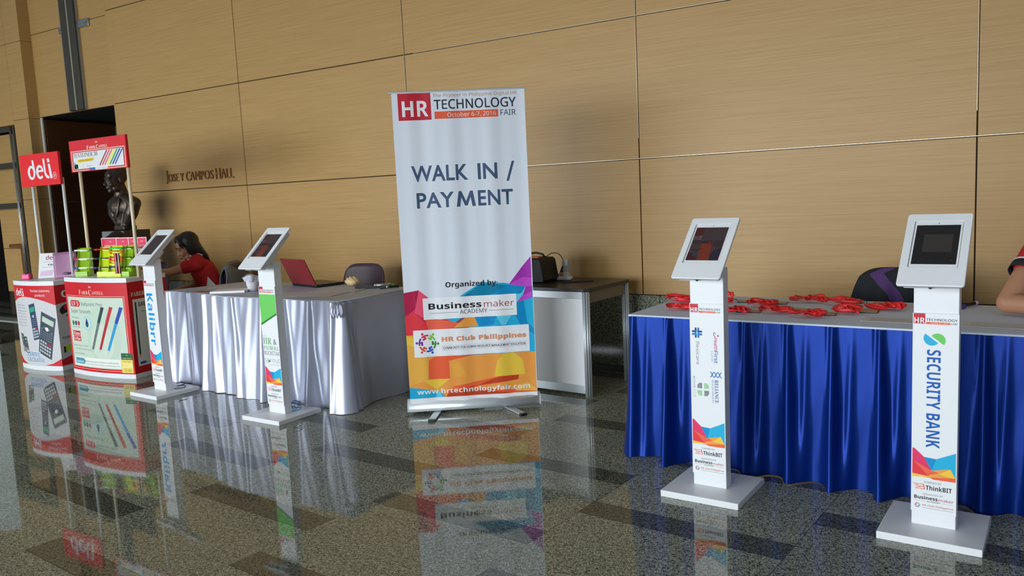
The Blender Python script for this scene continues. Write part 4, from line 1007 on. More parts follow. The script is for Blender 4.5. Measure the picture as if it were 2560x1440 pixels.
def blue_table():
    th = -0.045; c, s = math.cos(th), math.sin(th); O = Vector((-1.755, 3.845)); Lx, Dy = 2.44, 0.79
    W = lambda a, b: Vector((O.x+c*a-s*b, O.y+s*a+c*b)); z = 0.742
    t = thing('banquet_table', 'long table with a white top and pleated royal blue skirt, behind the two right kiosks', 'table')
    corners = [W(0, 0), W(Lx, 0), W(Lx, Dy), W(0, Dy)]
    table_frame(t, corners, z)
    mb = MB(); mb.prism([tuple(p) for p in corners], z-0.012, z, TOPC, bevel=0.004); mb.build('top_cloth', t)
    mb = MB()
    def fold(sv, h):
        k = math.floor(sv/0.198); p = sv/0.198-k; o = 0.0
        for q in (k-1, k, k+1):     # each pleat: a pinched box fold that opens into two rolls
            rj = random.Random(q*13+5); a1, a2, sh = .65+.7*rj.random(), .35+.8*rj.random(), .16*rj.random()
            d = (sv/0.198-q)
            w1 = .055+.13*h
            o += a1*math.exp(-((d-.10-sh*h)/w1)**2)*(0.018+0.090*h**.8) + 0.55*a2*math.exp(-((d-.52-.25*sh*h+.10*h)/(.05+.09*h))**2)*(0.003+0.070*h**.9)
            o -= 0.012*math.exp(-(d/.028)**2)*(1-.6*h)
        return 0.006+o+0.010*h+0.002*math.sin(sv*60+h*11)*h
    skirt(mb, [W(0, Dy), W(0, 0), W(Lx, 0), W(Lx, Dy)], z-0.008, 0.001, BLUE, fold, 0.008, 16, 0.025)
    mb.build('table_skirt', t, fix=False)
    return W
WB = blue_table()
def white_table():
    z = 0.742
    C_ = [(-5.90, 3.985), (-5.42, 3.955), (-5.02, 3.850), (-3.835, 3.850), (-3.80, 4.62), (-5.72, 4.70)]
    t = thing('banquet_table', 'long table draped in silver satin, its gathered corner behind the roll-up banner', 'table')
    table_frame(t, [C_[0], C_[3], C_[4], C_[5]], z)
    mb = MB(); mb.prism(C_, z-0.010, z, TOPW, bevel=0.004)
    mb.build('top_cloth', t)
    mb = MB(); cr = [0.05, 0.33, 0.57, 0.76, 1.02, 1.33, 1.56, 1.80, 2.03, 2.10, 2.17]
    L1 = sum((Vector(b)-Vector(a)).length for a, b in zip(C_[:4], C_[1:4]))
    L0 = (Vector(C_[0])-Vector(C_[5])).length
    def fold(sv, h):
        u = sv-L0
        if u < -0.02: return 0.004+0.02*h*(0.5+0.5*math.sin(sv*17))
        if u > L1+0.10:
            v = u-L1; return 0.004+h*(0.012+0.014*math.sin(v*13+1.0)+0.03*math.exp(-(v-.1)**2/.01))
        o = 0.0
        for k, cx in enumerate(cr):
            d = u-cx; wd = 0.020+0.028*h
            o += (0.016+0.030*h)*math.exp(-(d/wd)**2) - 0.014*math.exp(-((d-wd*1.3)/(wd*.6))**2)
        o += h*(0.026*math.sin(u*11.3+0.7*h)+0.018*math.sin(u*27+2+1.4*h)+0.016)+0.0018*math.sin(u*70+h*9)
        corner = math.exp(-((u-L1)/0.09)**2)
        o += corner*(0.012+h*0.04+0.016*math.cos((u-L1)*105)*(0.25+0.75*h**.5))
        return 0.005+max(-0.004, o)
    skirt(mb, [C_[5], *C_[:5]], z-0.006, 0.002, SILV, fold, 0.007, 18, 0.02)
    mb.build('table_skirt', t, fix=False)
    # gathered loops at the corner
    mb = MB(); R = random.Random(3)
    for i, a in enumerate((-1.15, -0.55, 0.0, 0.5, 1.0)):
        dx, dy = math.sin(a), -math.cos(a); c0 = Vector((-3.835+dx*0.02, 3.850+dy*0.026, 0.738))
        side = Vector((math.cos(a), math.sin(a), 0))
        pts = [c0, c0+Vector((dx*.022, dy*.022, -.025))+side*.012, c0+Vector((dx*.028, dy*.028, -.065))+side*.014, c0+Vector((dx*.024, dy*.024, -.10))+side*.002, c0+Vector((dx*.026, dy*.026, -.065))-side*.010, c0+Vector((dx*.02, dy*.02, -.025))-side*.009, c0]
        mb.tube(pts, [.003, .006, .0075, .006, .0075, .006, .003], SILV, 6)
    mb.build('corner_gather', t)
white_table()

# aluminium framed demo table against the wall
def alu_table():
    th = -0.075; c, s = math.cos(th), math.sin(th); O = Vector((-2.47, 4.768)); Lx, Dy = 1.0, 0.60
    t = thing('demo_table', 'aluminium framed table with a dark top and white front panel, right of the banner', 'table', (O.x, O.y, 0), th)
    H = 0.742
    DT = mat('dark_laminate', (0.035, 0.031, 0.027), 0.32, noise=.1)
    mb = MB(); mb.prism([(-Lx, 0.0), (-0.03, 0), (0, 0.03), (0, Dy-.02), (-.02, Dy), (-Lx, Dy)], H-0.024, H, DT, bevel=0.003); mb.build('table_top', t)
    def leg(x, y):
        mb = MB(); w_ = 0.02
        for a in range(8):
            an = a*PI/4; mb.tube([(x+w_*math.cos(an), y+w_*math.sin(an), 0.0), (x+w_*math.cos(an), y+w_*math.sin(an), H-.024)], 0.0065, ALU, 6)
        mb.tube([(x, y, 0), (x, y, H-.024)], 0.016, mat('dark_aluminium', (.25, .27, .29), .4, metal=.6), 8)
        mb.build('leg', t)
    for x in (-0.028, -Lx+0.028):
        for y in (0.03, Dy-0.03): leg(x, y)
    mb = MB(); mb.box(-0.036, 0.055, H-.105, -0.022, Dy-.055, H-.026, mat('apron_laminate', ph(120, 110, 96), .5)); mb.box(-Lx+.02, .02, H-.075, -.05, .034, H-.026, ALU, .002)
    mb.box(-Lx+.02, Dy-.034, H-.09, -.05, Dy-.02, H-.026, ALU, .002); mb.build('apron', t)
    mb = MB(); mb.box(-Lx+.05, .024, .075, -.05, .030, H-.07, WHITEP); mb.build('front_panel', t)
    mb = MB(); mb.box(-Lx+.05, .018, .018, -.05, .034, .075, ALU, .002); mb.build('bottom_rail', t)
    return Matrix.Translation((O.x, O.y, H)) @ Matrix.Rotation(th, 4, 'Z')
MA = alu_table()
def on_alu(x, y, z=0): return MA @ Vector((x, y, z))
# black boxy bag
t = thing('carry_bag', 'black boxy bag with a curved handle on the dark table, half behind the banner', 'bag', on_alu(-.58, .30), -.075)
mb = MB(); mb.prism([(-.16, 0), (.085, 0), (.10, .02), (.075, .16), (.055, .175), (-.14, .175), (-.16, .16)], -.10, .10, mat('black_nylon', (.010, .010, .011), .55), lambda a, b, h: Vector((a, h, b+.001)), bevel=.008); mb.build('body', t)
mb = MB(); mb.tube([(-.13, 0, .17), (-.11, 0, .20), (-.03, 0, .212), (.03, 0, .20), (.055, 0, .17)], .008, BLACK, 8); mb.build('handle', t)
mb = MB(); mb.box(-.09, -.05, .176, .02, .03, .186, mat('tan_paper', ph(206, 140, 96), .6), .003); mb.build('label_card', t)
t = thing('power_strip', 'white extension socket with adaptors stacked on the dark table by the wall', 'power strip', on_alu(-.45, .42), .2)
mb = MB(); mb.box(-.055, -.03, .001, .06, .03, .028, WHITE, .008); mb.build('strip_body', t)
mb = MB(); mb.box(-.008, -.012, .06, .04, .018, .155, mat('grey_adaptor', ph(176, 186, 184), .4), .005); mb.box(.012, -.02, .105, .036, -.01, .15, WHITE, .003); mb.box(-.004, -.015, .028, .036, .02, .062, WHITE, .004); mb.build('adaptor', t)
mb = MB(); mb.box(-.03, -.02, .028, -.006, .012, .06, mat('tan_plug', ph(176, 136, 84), .45), .004); mb.box(-.05, -.01, .028, -.034, .006, .05, WHITE, .003); mb.build('plug', t)
mb = MB(); mb.limb([(-.018, -.006, .06), (-.010, -.006, .085), (.002, -.004, .115)], [.011, .010, .006], BLACK); mb.build('plug_boot', t)
a = on_alu(-.452, .415, .118)
cable('black cord looping over from the bag to the white socket', [a, a+Vector((-.004, -.002, .045)), a+Vector((-.030, -.012, .078)), a+Vector((-.075, -.03, .084)), a+Vector((-.11, -.045, .062)), a+Vector((-.13, -.06, .060))], .0028, BLACK)
q = lambda x, y: on_alu(x, y, .0035)
cable('black cord trailing to the right across the dark table top', [q(-.50, .36), q(-.44, .33), q(-.35, .32), q(-.26, .36), q(-.20, .40), q(-.185, .385), q(-.24, .33), q(-.33, .26), q(-.42, .25), q(-.50, .29)], .0032, BLACK)

# ------------------------------------------------------------------ lanyards on the blue table
RIB = mat('red_ribbon', ph(206, 40, 44), 0.35, spec=0.6, noise=.05, nscale=40)
KRAFT = mat('kraft_card', ph(176, 160, 132), 0.7); DVIN = mat('dark_vinyl', (.03, .035, .035), .35)
ZT = 0.743
def ribbon(mb, pts, wd, rnd):
    P = [Vector(p) for p in pts]; out = []
    for i in range(len(P)-1):
        p0, p1, p2, p3 = P[max(i-1, 0)], P[i], P[i+1], P[min(i+2, len(P)-1)]
        for k in range(7):
            t = k/7; out.append(0.5*((2*p1)+(p2-p0)*t+(2*p0-5*p1+4*p2-p3)*t*t+(3*p1-p0-3*p2+p3)*t**3))
    out.append(P[-1]); n = len(out); prev = None; tw = rnd.random()*6
    mi = mb.mi(RIB)
    for i, p in enumerate(out):
        d = out[min(i+1, n-1)]-out[max(i-1, 0)]; d.normalize(); side = d.cross(Vector((0, 0, 1)))
        if side.length < 1e-4: side = Vector((1, 0, 0))
        side.normalize(); up = side.cross(d); a = 0.75+0.65*math.sin(tw+i*0.21)
        v = side*math.cos(a)+up*math.sin(a)
        low = min((p+v*wd/2).z, (p-v*wd/2).z); dz = Vector((0, 0, max(0, ZT+.0012-low)))
        cur = [mb.bm.verts.new(p+v*wd/2+dz), mb.bm.verts.new(p+v*wd*.0+dz+up.cross(v).normalized()*0.0012), mb.bm.verts.new(p-v*wd/2+dz)]
        if prev:
            for j in (0, 1):
                f = mb.bm.faces.new((prev[j], cur[j], cur[j+1], prev[j+1])); f.material_index = mi; f.smooth = True
        prev = cur
def lanyard(label, x, y, lx, ly, card=None, seed=0, tall=0.0, knot=True):
    R = random.Random(seed)
    t = thing('lanyard_badge', label, 'lanyard', (0, 0, 0), 0, 'red lanyards with card badges on the blue table')
    mb = MB(); pts = []; n = 9
    for lap in range(2):
        for i in range(n):
            a = 2*PI*i/n+lap*.35; rr = 1-.22*R.random()-.12*lap
            pts.append((x+lx/2*math.cos(a)*rr, y+ly/2*math.sin(a)*rr*(.9+.3*R.random()), ZT+.010+.012*R.random()+tall*max(0, math.sin(a*.5+1.0))*.5+.006*lap))
    pts.append(pts[0]); ribbon(mb, pts, .017, R)
    if knot:   # bunched loops
        pts = []
        for i in range(16):
            a = i*2.3; pts.append((x+lx*(.10+.18*math.cos(a*.7))+.016*math.cos(a), y+.022*math.sin(a*1.3), ZT+.011+.013*abs(math.sin(a*.9))+.0006*i))
        ribbon(mb, pts, .017, R)
    mb.build('ribbon', t, solid=.0012)
    if card:
        cx, cy, rot = card
        mb = MB(); M = Matrix.Translation((cx, cy, ZT+.001)) @ Matrix.Rotation(rot, 4, 'Z') @ Matrix.Rotation(.03, 4, 'Y')
        mb.box(-.060, -.042, 0, .060, .042, .003, DVIN, .001, M); mb.box(-.054, -.037, .0031, .054, .037, .0036, mat('dark_sleeve', (.10, .11, .115), .2) if seed == 6 else KRAFT, 0, M); mb.build('badge_card', t)
        mb = MB(); mb.tube([M @ Vector((-.062, 0, .006)), M @ Vector((-.085, 0, .012))], .004, STEEL, 8); mb.build('clip', t)
LG_ = [
 ('red lanyard in a flat bundle at the back left corner of the blue table', -1.655, 4.355, .20, .11, None, 1, .02),
 ('red lanyard curled low near the left end of the blue table', -1.545, 4.055, .20, .06, None, 2, 0),
 ('red lanyard standing in a loop with a card, right behind the left blue table kiosk', -1.395, 4.330, .10, .05, (-1.29, 4.42, .15), 3, .07),
 ('oval red lanyard coil, card behind it, just right of the health sponsor kiosk', -1.245, 4.005, .17, .055, (-1.195, 4.085, .1), 4, .01),
 ('red lanyard bundle with a card, second cluster right of the health sponsor kiosk', -1.175, 4.265, .19, .09, (-1.14, 4.40, .1), 5, .02),
 ('red lanyard oval loop with a dark sleeve behind it, middle of the blue table', -1.055, 4.065, .20, .07, (-.985, 4.20, -.2), 6, .01),
 ('red lanyard tied like a bow at the front middle of the blue table', -.885, 3.985, .19, .08, (-.835, 4.09, .1), 7, .02),
 ('red lanyard stretched along the back edge of the blue table', -.985, 4.47, .22, .06, None, 8, .02),
 ('red lanyard trailing left from the jacket chair along the table back', -.80, 4.42, .20, .07, (-.765, 4.52, .2), 9, .02),
 ('red lanyard rolled in a tight bundle with a card at its right', -.735, 4.13, .15, .09, (-.665, 4.215, .05), 10, .03),
 ('red lanyard in a wide loop, rightmost on the blue table', -.585, 4.30, .20, .09, (-.625, 4.44, .1), 11, .01),
]
for L_ in LG_: lanyard(L_[0], L_[1], L_[2], L_[3], L_[4], L_[5], L_[6], L_[7])
def sheet(label, x, y, wd, ln, rot, m, z=ZT, th=.0012, lines=0, name='paper_sheet', group=None):
    mb = MB(); M = Matrix.Translation((x, y, z+.0006)) @ Matrix.Rotation(rot, 4, 'Z')
    mb.box(-wd/2, -ln/2, 0, wd/2, ln/2, th, m, 0, M)
    g = Gfx()
    for i in range(lines): g.rect(-wd*.4, -ln*.38+ln*.76*i/lines, wd*(.1+.3*((i*7) % 4)/4), -ln*.38+ln*.76*i/lines+.003, ink(130, 138, 150), 1)
    g.emit(mb, lambda u, v, h: M @ Vector((u, v, th+h)))
    return tag(mb.build(name, fix=False), label, 'paper', group)
PAP = mat('white_paper', ph(188, 194, 204), .7)
o = WB(1.2, .16); sheet('printed form lying left of the bank kiosk on the blue table', -.49, 3.985, .30, .13, -.05, PAP, lines=9)
sheet('wide printed form lying at the right end of the blue table', -.03, 3.96, .44, .14, -.05, PAP, lines=5)
t = thing('marker_pen', 'thick black marker pen on the blue table beside the bank kiosk', 'pen', (-.245, 4.50, ZT+.012), .95)
mb = MB(); mb.tube([(-.06, 0, 0), (.045, 0, 0)], .010, mBK, 10); mb.build('barrel', t)
mb = MB(); mb.tube([(.045, 0, 0), (.07, 0, 0)], .009, mat('lilac_plastic', ph(190, 180, 204), .4), 10); mb.build('end_plug', t)
mb = MB(); mb.limb([(-.295, 4.40, ZT+.012), (-.255, 4.405, ZT+.012)], [.011, .011], mat('violet_plastic', ph(60, 50, 130), .3)); tag(mb.build('correction_pen'), 'small violet bottle beside the black marker on the blue table', 'stationery')

# ------------------------------------------------------------------ chairs
PURP = mat('purple_plastic', (0.105, 0.060, 0.082), 0.38, noise=.04); CHROME = mat('chair_steel', (.35, .35, .36), .3, metal=.9)
def chair(label, x, y, rot, m=PURP, group='plastic shell chairs'):
    t = thing('shell_chair', label, 'chair', (x, y, 0), rot, group)   # sitter looks along local -y; back at +y
    def bk(u, v):
        xx = (u-.5)*.42*(1.0 if v < .6 else 1-.10*((v-.6)/.4)**2.5); zz_ = .47+.385*v
        r = .06; cx = max(0, abs(xx)-.21*.72); 
        zz_ -= (0.05*(abs(u-.5)*2)**5)*(v**3)
        return Vector((xx, .20+.07*v-.035*(1-(2*u-1)**2)*(-1) - .03, zz_))
    mb = MB(); mb.grid(bk, 16, 12, m); mb.build('backrest', t, solid=.012)
    def st(u, v):
        return Vector(((u-.5)*.43, -.23+.43*v, .455-.018*math.sin(u*PI)*math.sin(v*PI)-.03*max(0, .12-v)/.12+.05*max(0, v-.9)/.1))
    mb = MB(); mb.grid(st, 12, 12, m); mb.build('seat', t, solid=.012)
    for sx in (-1, 1):
        for sy in (-1, 1):
            mb = MB(); mb.tube([(sx*.17, sy*.15, .45), (sx*.205, sy*.20, .0)], .011, CHROME, 8); mb.build('leg', t)
    mb = MB(); mb.tube([(-.17, -.15, .445), (.17, -.15, .445), (.17, .15, .445), (-.17, .15, .445)], .010, CHROME, 8, closed=True); mb.build('seat_frame', t)
    return t
chair('dark purple shell chair between the silver table and the wall', -4.78, 4.93, 0.12)
chair('dark purple shell chair in front of the seated woman, under her arm', -6.98, 4.58, 2.5)
chair('shell chair the woman sits on, with a grey jacket over its back', -6.70, 5.07, -1.15)
chair('shell chair behind the blue table, with a black and purple jacket over its back', -.63, 4.82, 0.05)
chair('shell chair at the right end behind the blue table, under the person', .42, 4.92, 0.0)
chair('shell chair behind the red counter, under the hidden person', -7.62, 4.86, 0.0)
def jacket(label, x, y, rot, m, mfn, w0, w1, top, bot, seed, th=.06):
    """cloth hung over a chair back: front skirt, ridge, back skirt"""
    mb = MB(); R = random.Random(seed); k1, k2 = R.random()*6, R.random()*6
    def fn(u, v):
        s = (v-.5)*2; d = abs(s)                      # -1 front hem, 0 ridge, 1 back hem
        wd = w0+(w1-w0)*d**.8
        xx = (u-.5)*wd; e = abs(u-.5)*2
        z = top-(top-bot)*d-.05*e**4*(1-d)
        yy = math.copysign(min(1, d*4)**.6*th, s)+.018*d*math.sin(u*15+k1+s*2)+.010*d*math.sin(u*31+k2)
        return Vector((xx, yy*(1-.35*e**3), z))
    mb.grid(fn, 160 if mfn else 30, 220 if mfn else 24, m, mfn=mfn)
    o = mb.build('jacket', solid=.008); o.location = (x, y, 0); o.rotation_euler.z = rot
    return tag(o, label, 'jacket')
JG = mat('grey_jacket', ph(112, 124, 142), .85, noise=.12, nscale=14); JB = mat('black_jacket', (.011, .012, .015), .8); JP = mat('purple_panel', ph(74, 48, 104), .8)
jacket('dark grey jacket draped over the chair back behind the seated woman', -6.49, 5.15, -1.05, JG, None, .46, .66, .868, .50, 4, .05)
def jm(u, v):
    if v > .5: return JB
    x, y = u, (.5-v)/.19; Q = [(.155, .2), (.27, .05), (.53, -.05), (.33, .21), (.53, 1.0), (.72, 2.6), (.58, 2.6), (.38, 1.0)]; c = False
    for (x1, y1), (x2, y2) in zip(Q, Q[1:]+Q[:1]):
        if (y1 > y) != (y2 > y) and x < (x2-x1)*(y-y1)/(y2-y1)+x1: c = not c
    return JP if c else JB
jacket('black jacket with a purple diagonal stripe over the chair behind the blue table', -.62, 5.03, 0.05, JB, jm, .40, .60, .875, .52, 8)

# ------------------------------------------------------------------ things on the silver table
t = thing('laptop', 'open dark red laptop seen from behind on the silver table', 'laptop', (-4.80, 4.46, ZT), -0.24)
LR = mat('laptop_red', ph(118, 30, 36), .22, coat=.4); LB = mat('laptop_black', (.012, .012, .013), .35)
mb = MB(); mb.box(-.185, 0, .001, .185, .25, .022, LB, .006); mb.build('keyboard_base', t)
mb = MB(); M = Matrix.Translation((0, .004, .018)) @ Matrix.Rotation(math.radians(24), 4, 'X'); mb.box(-.185, -.006, 0, .185, .006, .228, LR, .005, M); mb.build('lid', t)
mb = MB(); mb.box(-.172, .0062, .012, .172, .0068, .216, LB, 0, M); mb.build('display', t)
for sx in (-.13, .13):
    mb = MB(); mb.tube([(sx-.02, .004, .018), (sx+.02, .004, .018)], .008, LB, 10); mb.build('hinge', t)
t = thing('plastic_cup', 'stack of clear plastic cups stuffed with printed wrappers on the silver table', 'cup', (-5.035, 4.16, ZT), 0)
mb = MB(); mb.lathe([(.040, .001), (.044, .04), (.048, .044), (.050, .075), (.053, .078), (.054, .082)], mat('white_plastic', ph(206, 214, 226), .35)); mb.build('cup_body', t)
mb = MB(); R = random.Random(5)
mb.grid(lambda u, v: Vector(((.052+.016*v+.008*math.sin(u*31))*math.cos(u*2*PI), (.052+.016*v+.006*math.sin(u*23))*math.sin(u*2*PI), .072+.045*v+.010*math.sin(u*17)*v)), 40, 5, mat('wrapper_film', ph(176, 186, 206), .25, noise=.25, nscale=40)); mb.build('wrapper', t, solid=.001)
mb = MB(); mb.grid(lambda u, v: Vector((.045*v*math.cos(u*2*PI), .045*v*math.sin(u*2*PI), .10+.018*math.sin(u*12+v*9)*v)), 24, 4, mat('crumpled_film', ph(210, 216, 228), .3)); mb.build('film_top', t, solid=.001)
sheet('stack of white booklets at the front of the silver table', -5.17, 4.07, .27, .19, .50, mat('booklet_white', ph(214, 220, 230), .5), th=.016, name='booklet_stack')
sheet('maroon and white leaflet half under the booklets on the silver table', -5.40, 4.00, .19, .10, .1, mat('maroon_print', ph(150, 100, 112), .5), th=.003, lines=3, name='leaflet')
for i, (x, y, r_) in enumerate(((-4.55, 4.02, .35), (-4.28, 4.12, .18), (-4.30, 4.36, .25), (-5.50, 4.38, .4))):
    sheet(('large sheet under the kiosk side of the silver table', 'sheet nearest the gathered corner of the silver table', 'sheet before the black stapler on the silver table', 'thin sheet at the left end of the silver table')[i], x, y, .36, .26, r_, mat('table_paper', ph(176, 182, 196), .6), th=.0008+.0003*i, lines=0)
mb = MB(); R = random.Random(11); mb.ball((0, 0, .035), (.062, .045, .036), mat('cream_bag', ph(206, 186, 140), .45, noise=.2, nscale=30), seg=24)
for v in mb.bm.verts: v.co *= 1+.13*math.sin(v.co.x*130+v.co.y*70)*math.cos(v.co.z*160+v.co.y*90)
for v in mb.bm.verts: v.co.z = max(.001, v.co.z)
tag(mb.build('paper_bag', loc=(-4.40, 4.585, ZT)), 'crumpled cream bag on the silver table in front of the purple chair', 'bag')
t = thing('stapler', 'black stapler with a wide flat nose at the back right of the silver table', 'stapler', (-4.13, 4.50, ZT), .55)
mb = MB(); mb.prism([(-.12, .006), (-.02, .001), (.10, .001), (.10, .012), (-.02, .020), (-.115, .034)], -.024, .024, BLACK, lambda a, b, h: Vector((a, h, b)), bevel=.003); mb.build('body', t)
mb = MB(); mb.limb([(.03, 0, .018), (.12, 0, .020)], [.012, .010], mat('silver_grip', (.5, .5, .5), .35, metal=.7)); mb.build('grip', t)
t = thing('marker_pen', 'black marker with a silver band at the back right of the silver table', 'pen', (-3.97, 4.52, ZT+.011), .75)
mb = MB(); mb.tube([(-.07, 0, 0), (.07, 0, 0)], [.011, .009], BLACK, 10); mb.build('barrel', t)
mb = MB(); mb.tube([(-.025, 0, 0), (-.005, 0, 0)], .0115, STEEL, 10); mb.build('band', t)
mb = MB(); mb.box(-.06, -.014, .0, .06, .014, .020, mat('green_plastic', ph(70, 170, 70), .4), .006); mb.ball((0.02, -.004, .020), (.016, .010, .005), mYL); tag(mb.build('glue_stick', loc=(-4.07, 4.60, ZT+.001), rotz=.5), 'green and yellow stationery tube behind the black stapler', 'stationery')

# ------------------------------------------------------------------ figures
def fuse(mb, voxel, smooth=4, factor=0.5):
    """weld the overlapping pieces into one continuous surface"""
    bmesh.ops.recalc_face_normals(mb.bm, faces=mb.bm.faces)
    me = bpy.data.meshes.new('body'); mb.bm.to_mesh(me); mb.bm.free()
    o = bpy.data.objects.new('body', me); COL.objects.link(o)
    md = o.modifiers.new('r', 'REMESH'); md.mode = 'VOXEL'; md.voxel_size = voxel; md.use_smooth_shade = True
    sm = o.modifiers.new('s', 'SMOOTH'); sm.iterations = smooth; sm.factor = factor
    dg = bpy.context.evaluated_depsgraph_get(); out = bpy.data.meshes.new_from_object(o.evaluated_get(dg))
    bpy.data.objects.remove(o); bpy.data.meshes.remove(me)
    out.materials.clear()
    for p in out.polygons: p.use_smooth = True; p.material_index = 0
    return out
def mesh_obj(name, me, m, parent):
    me.materials.append(m); me.name = name
    o = bpy.data.objects.new(name, me); COL.objects.link(o); o.parent = parent
    return o
def head_pieces(mb, M, m, ears=True, s=1.0, fem=False):
    rot = M.to_3x3(); T = lambda x, y, z: M @ Vector((x*s, y*s, z*s)); B = lambda c, r: mb.ball(T(*c), tuple(q_*s for q_ in r), m, rot, 20)
    B((0, .012, .045), (.074, .094, .092)); B((0, -.028, -.025), (.060, .064, .085)); B((0, -.068, -.094), (.024, .020, .017)); B((0, -.06, .045), (.055, .030, .045))
    for sx in (-1, 1):
        B((sx*.036, -.066, -.035), (.024, .020, .024)); B((sx*.030, -.082 if fem else -.084, .022), (.022, .008, .007)); B((sx*.045, -.025, -.075), (.022, .035, .025))
        B((sx*.011, -.100, -.036), (.009, .010, .008))
        B((sx*.028, -.080, -.002), (.014, .012, .009))
        if ears: B((sx*.077, .012, -.008), (.010, .020, .032)); B((sx*.080, .018, .008), (.008, .014, .016))
    nz = .008 if fem else 0
    mb.limb([T(0, -.088+nz*.4, .012), T(0, -.103+nz*.8, -.012), T(0, -.112+nz, -.034)], [.008*s, .009*s, (.009 if fem else .011)*s], m)
    B((0, -.092, -.061), (.022, .010, .0055)); B((0, -.089, -.071), (.019, .010, .006))
def hand_pieces(mb, w, d, up, m, curl=0.5, s=1.0, thumb=1):
    """w: wrist, d: direction of the hand, up: back of the hand"""
    d = Vector(d).normalized(); up = Vector(up); up = (up-d*up.dot(d)).normalized(); side = d.cross(up)*thumb
    w = Vector(w)
    for k in range(4): mb.limb([w+side*(-.016+.012*k)*s*.7, w+d*.085*s+side*(-.028+.019*k)*s], [.014*s, .0115*s], m, 10)
    for k, ln in enumerate((.060, .075, .080, .070)):
        b = w+d*.088*s+side*(-.030+.0195*k)*s; a = curl
        p1 = b+(d*math.cos(a*.5)-up*math.sin(a*.5))*ln*.45*s; p2 = p1+(d*math.cos(a*1.3)-up*math.sin(a*1.3))*ln*.32*s; p3 = p2+(d*math.cos(a*2)-up*math.sin(a*2))*ln*.25*s
        mb.limb([b, p1, p2, p3], [.0098*s, .0090*s, .0082*s, .0070*s], m, 10)
    b = w+d*.025*s+side*.024*s
    mb.limb([b, b+(d*.5+side*.8-up*.15).normalized()*.042*s, b+(d*.5+side*.8-up*.15).normalized()*.042*s+(d*.9+side*.35-up*.3).normalized()*.030*s, b+(d*.5+side*.8-up*.15).normalized()*.042*s+(d*.9+side*.3-up*.35).normalized()*.052*s], [.014*s, .011*s, .0095*s, .008*s], m, 10)
SKIN = mat('skin', ph(176, 136, 108), .5, noise=.04, nscale=60); SKIN2 = mat('skin_tan', ph(168, 126, 100), .5, noise=.04, nscale=60)
HAIR = mat('black_hair', (.012, .010, .009), .42); SHIRT = mat('red_shirt', ph(172, 26, 34), .8, noise=.06, nscale=25); SHW = mat('white_trim', ph(204, 208, 216), .7); DPANT = mat('dark_trousers', (.02, .022, .03), .85)
LIP = mat('lips', ph(120, 64, 60), .45); EYE = mat('eye_dark', (.02, .014, .012), .2)

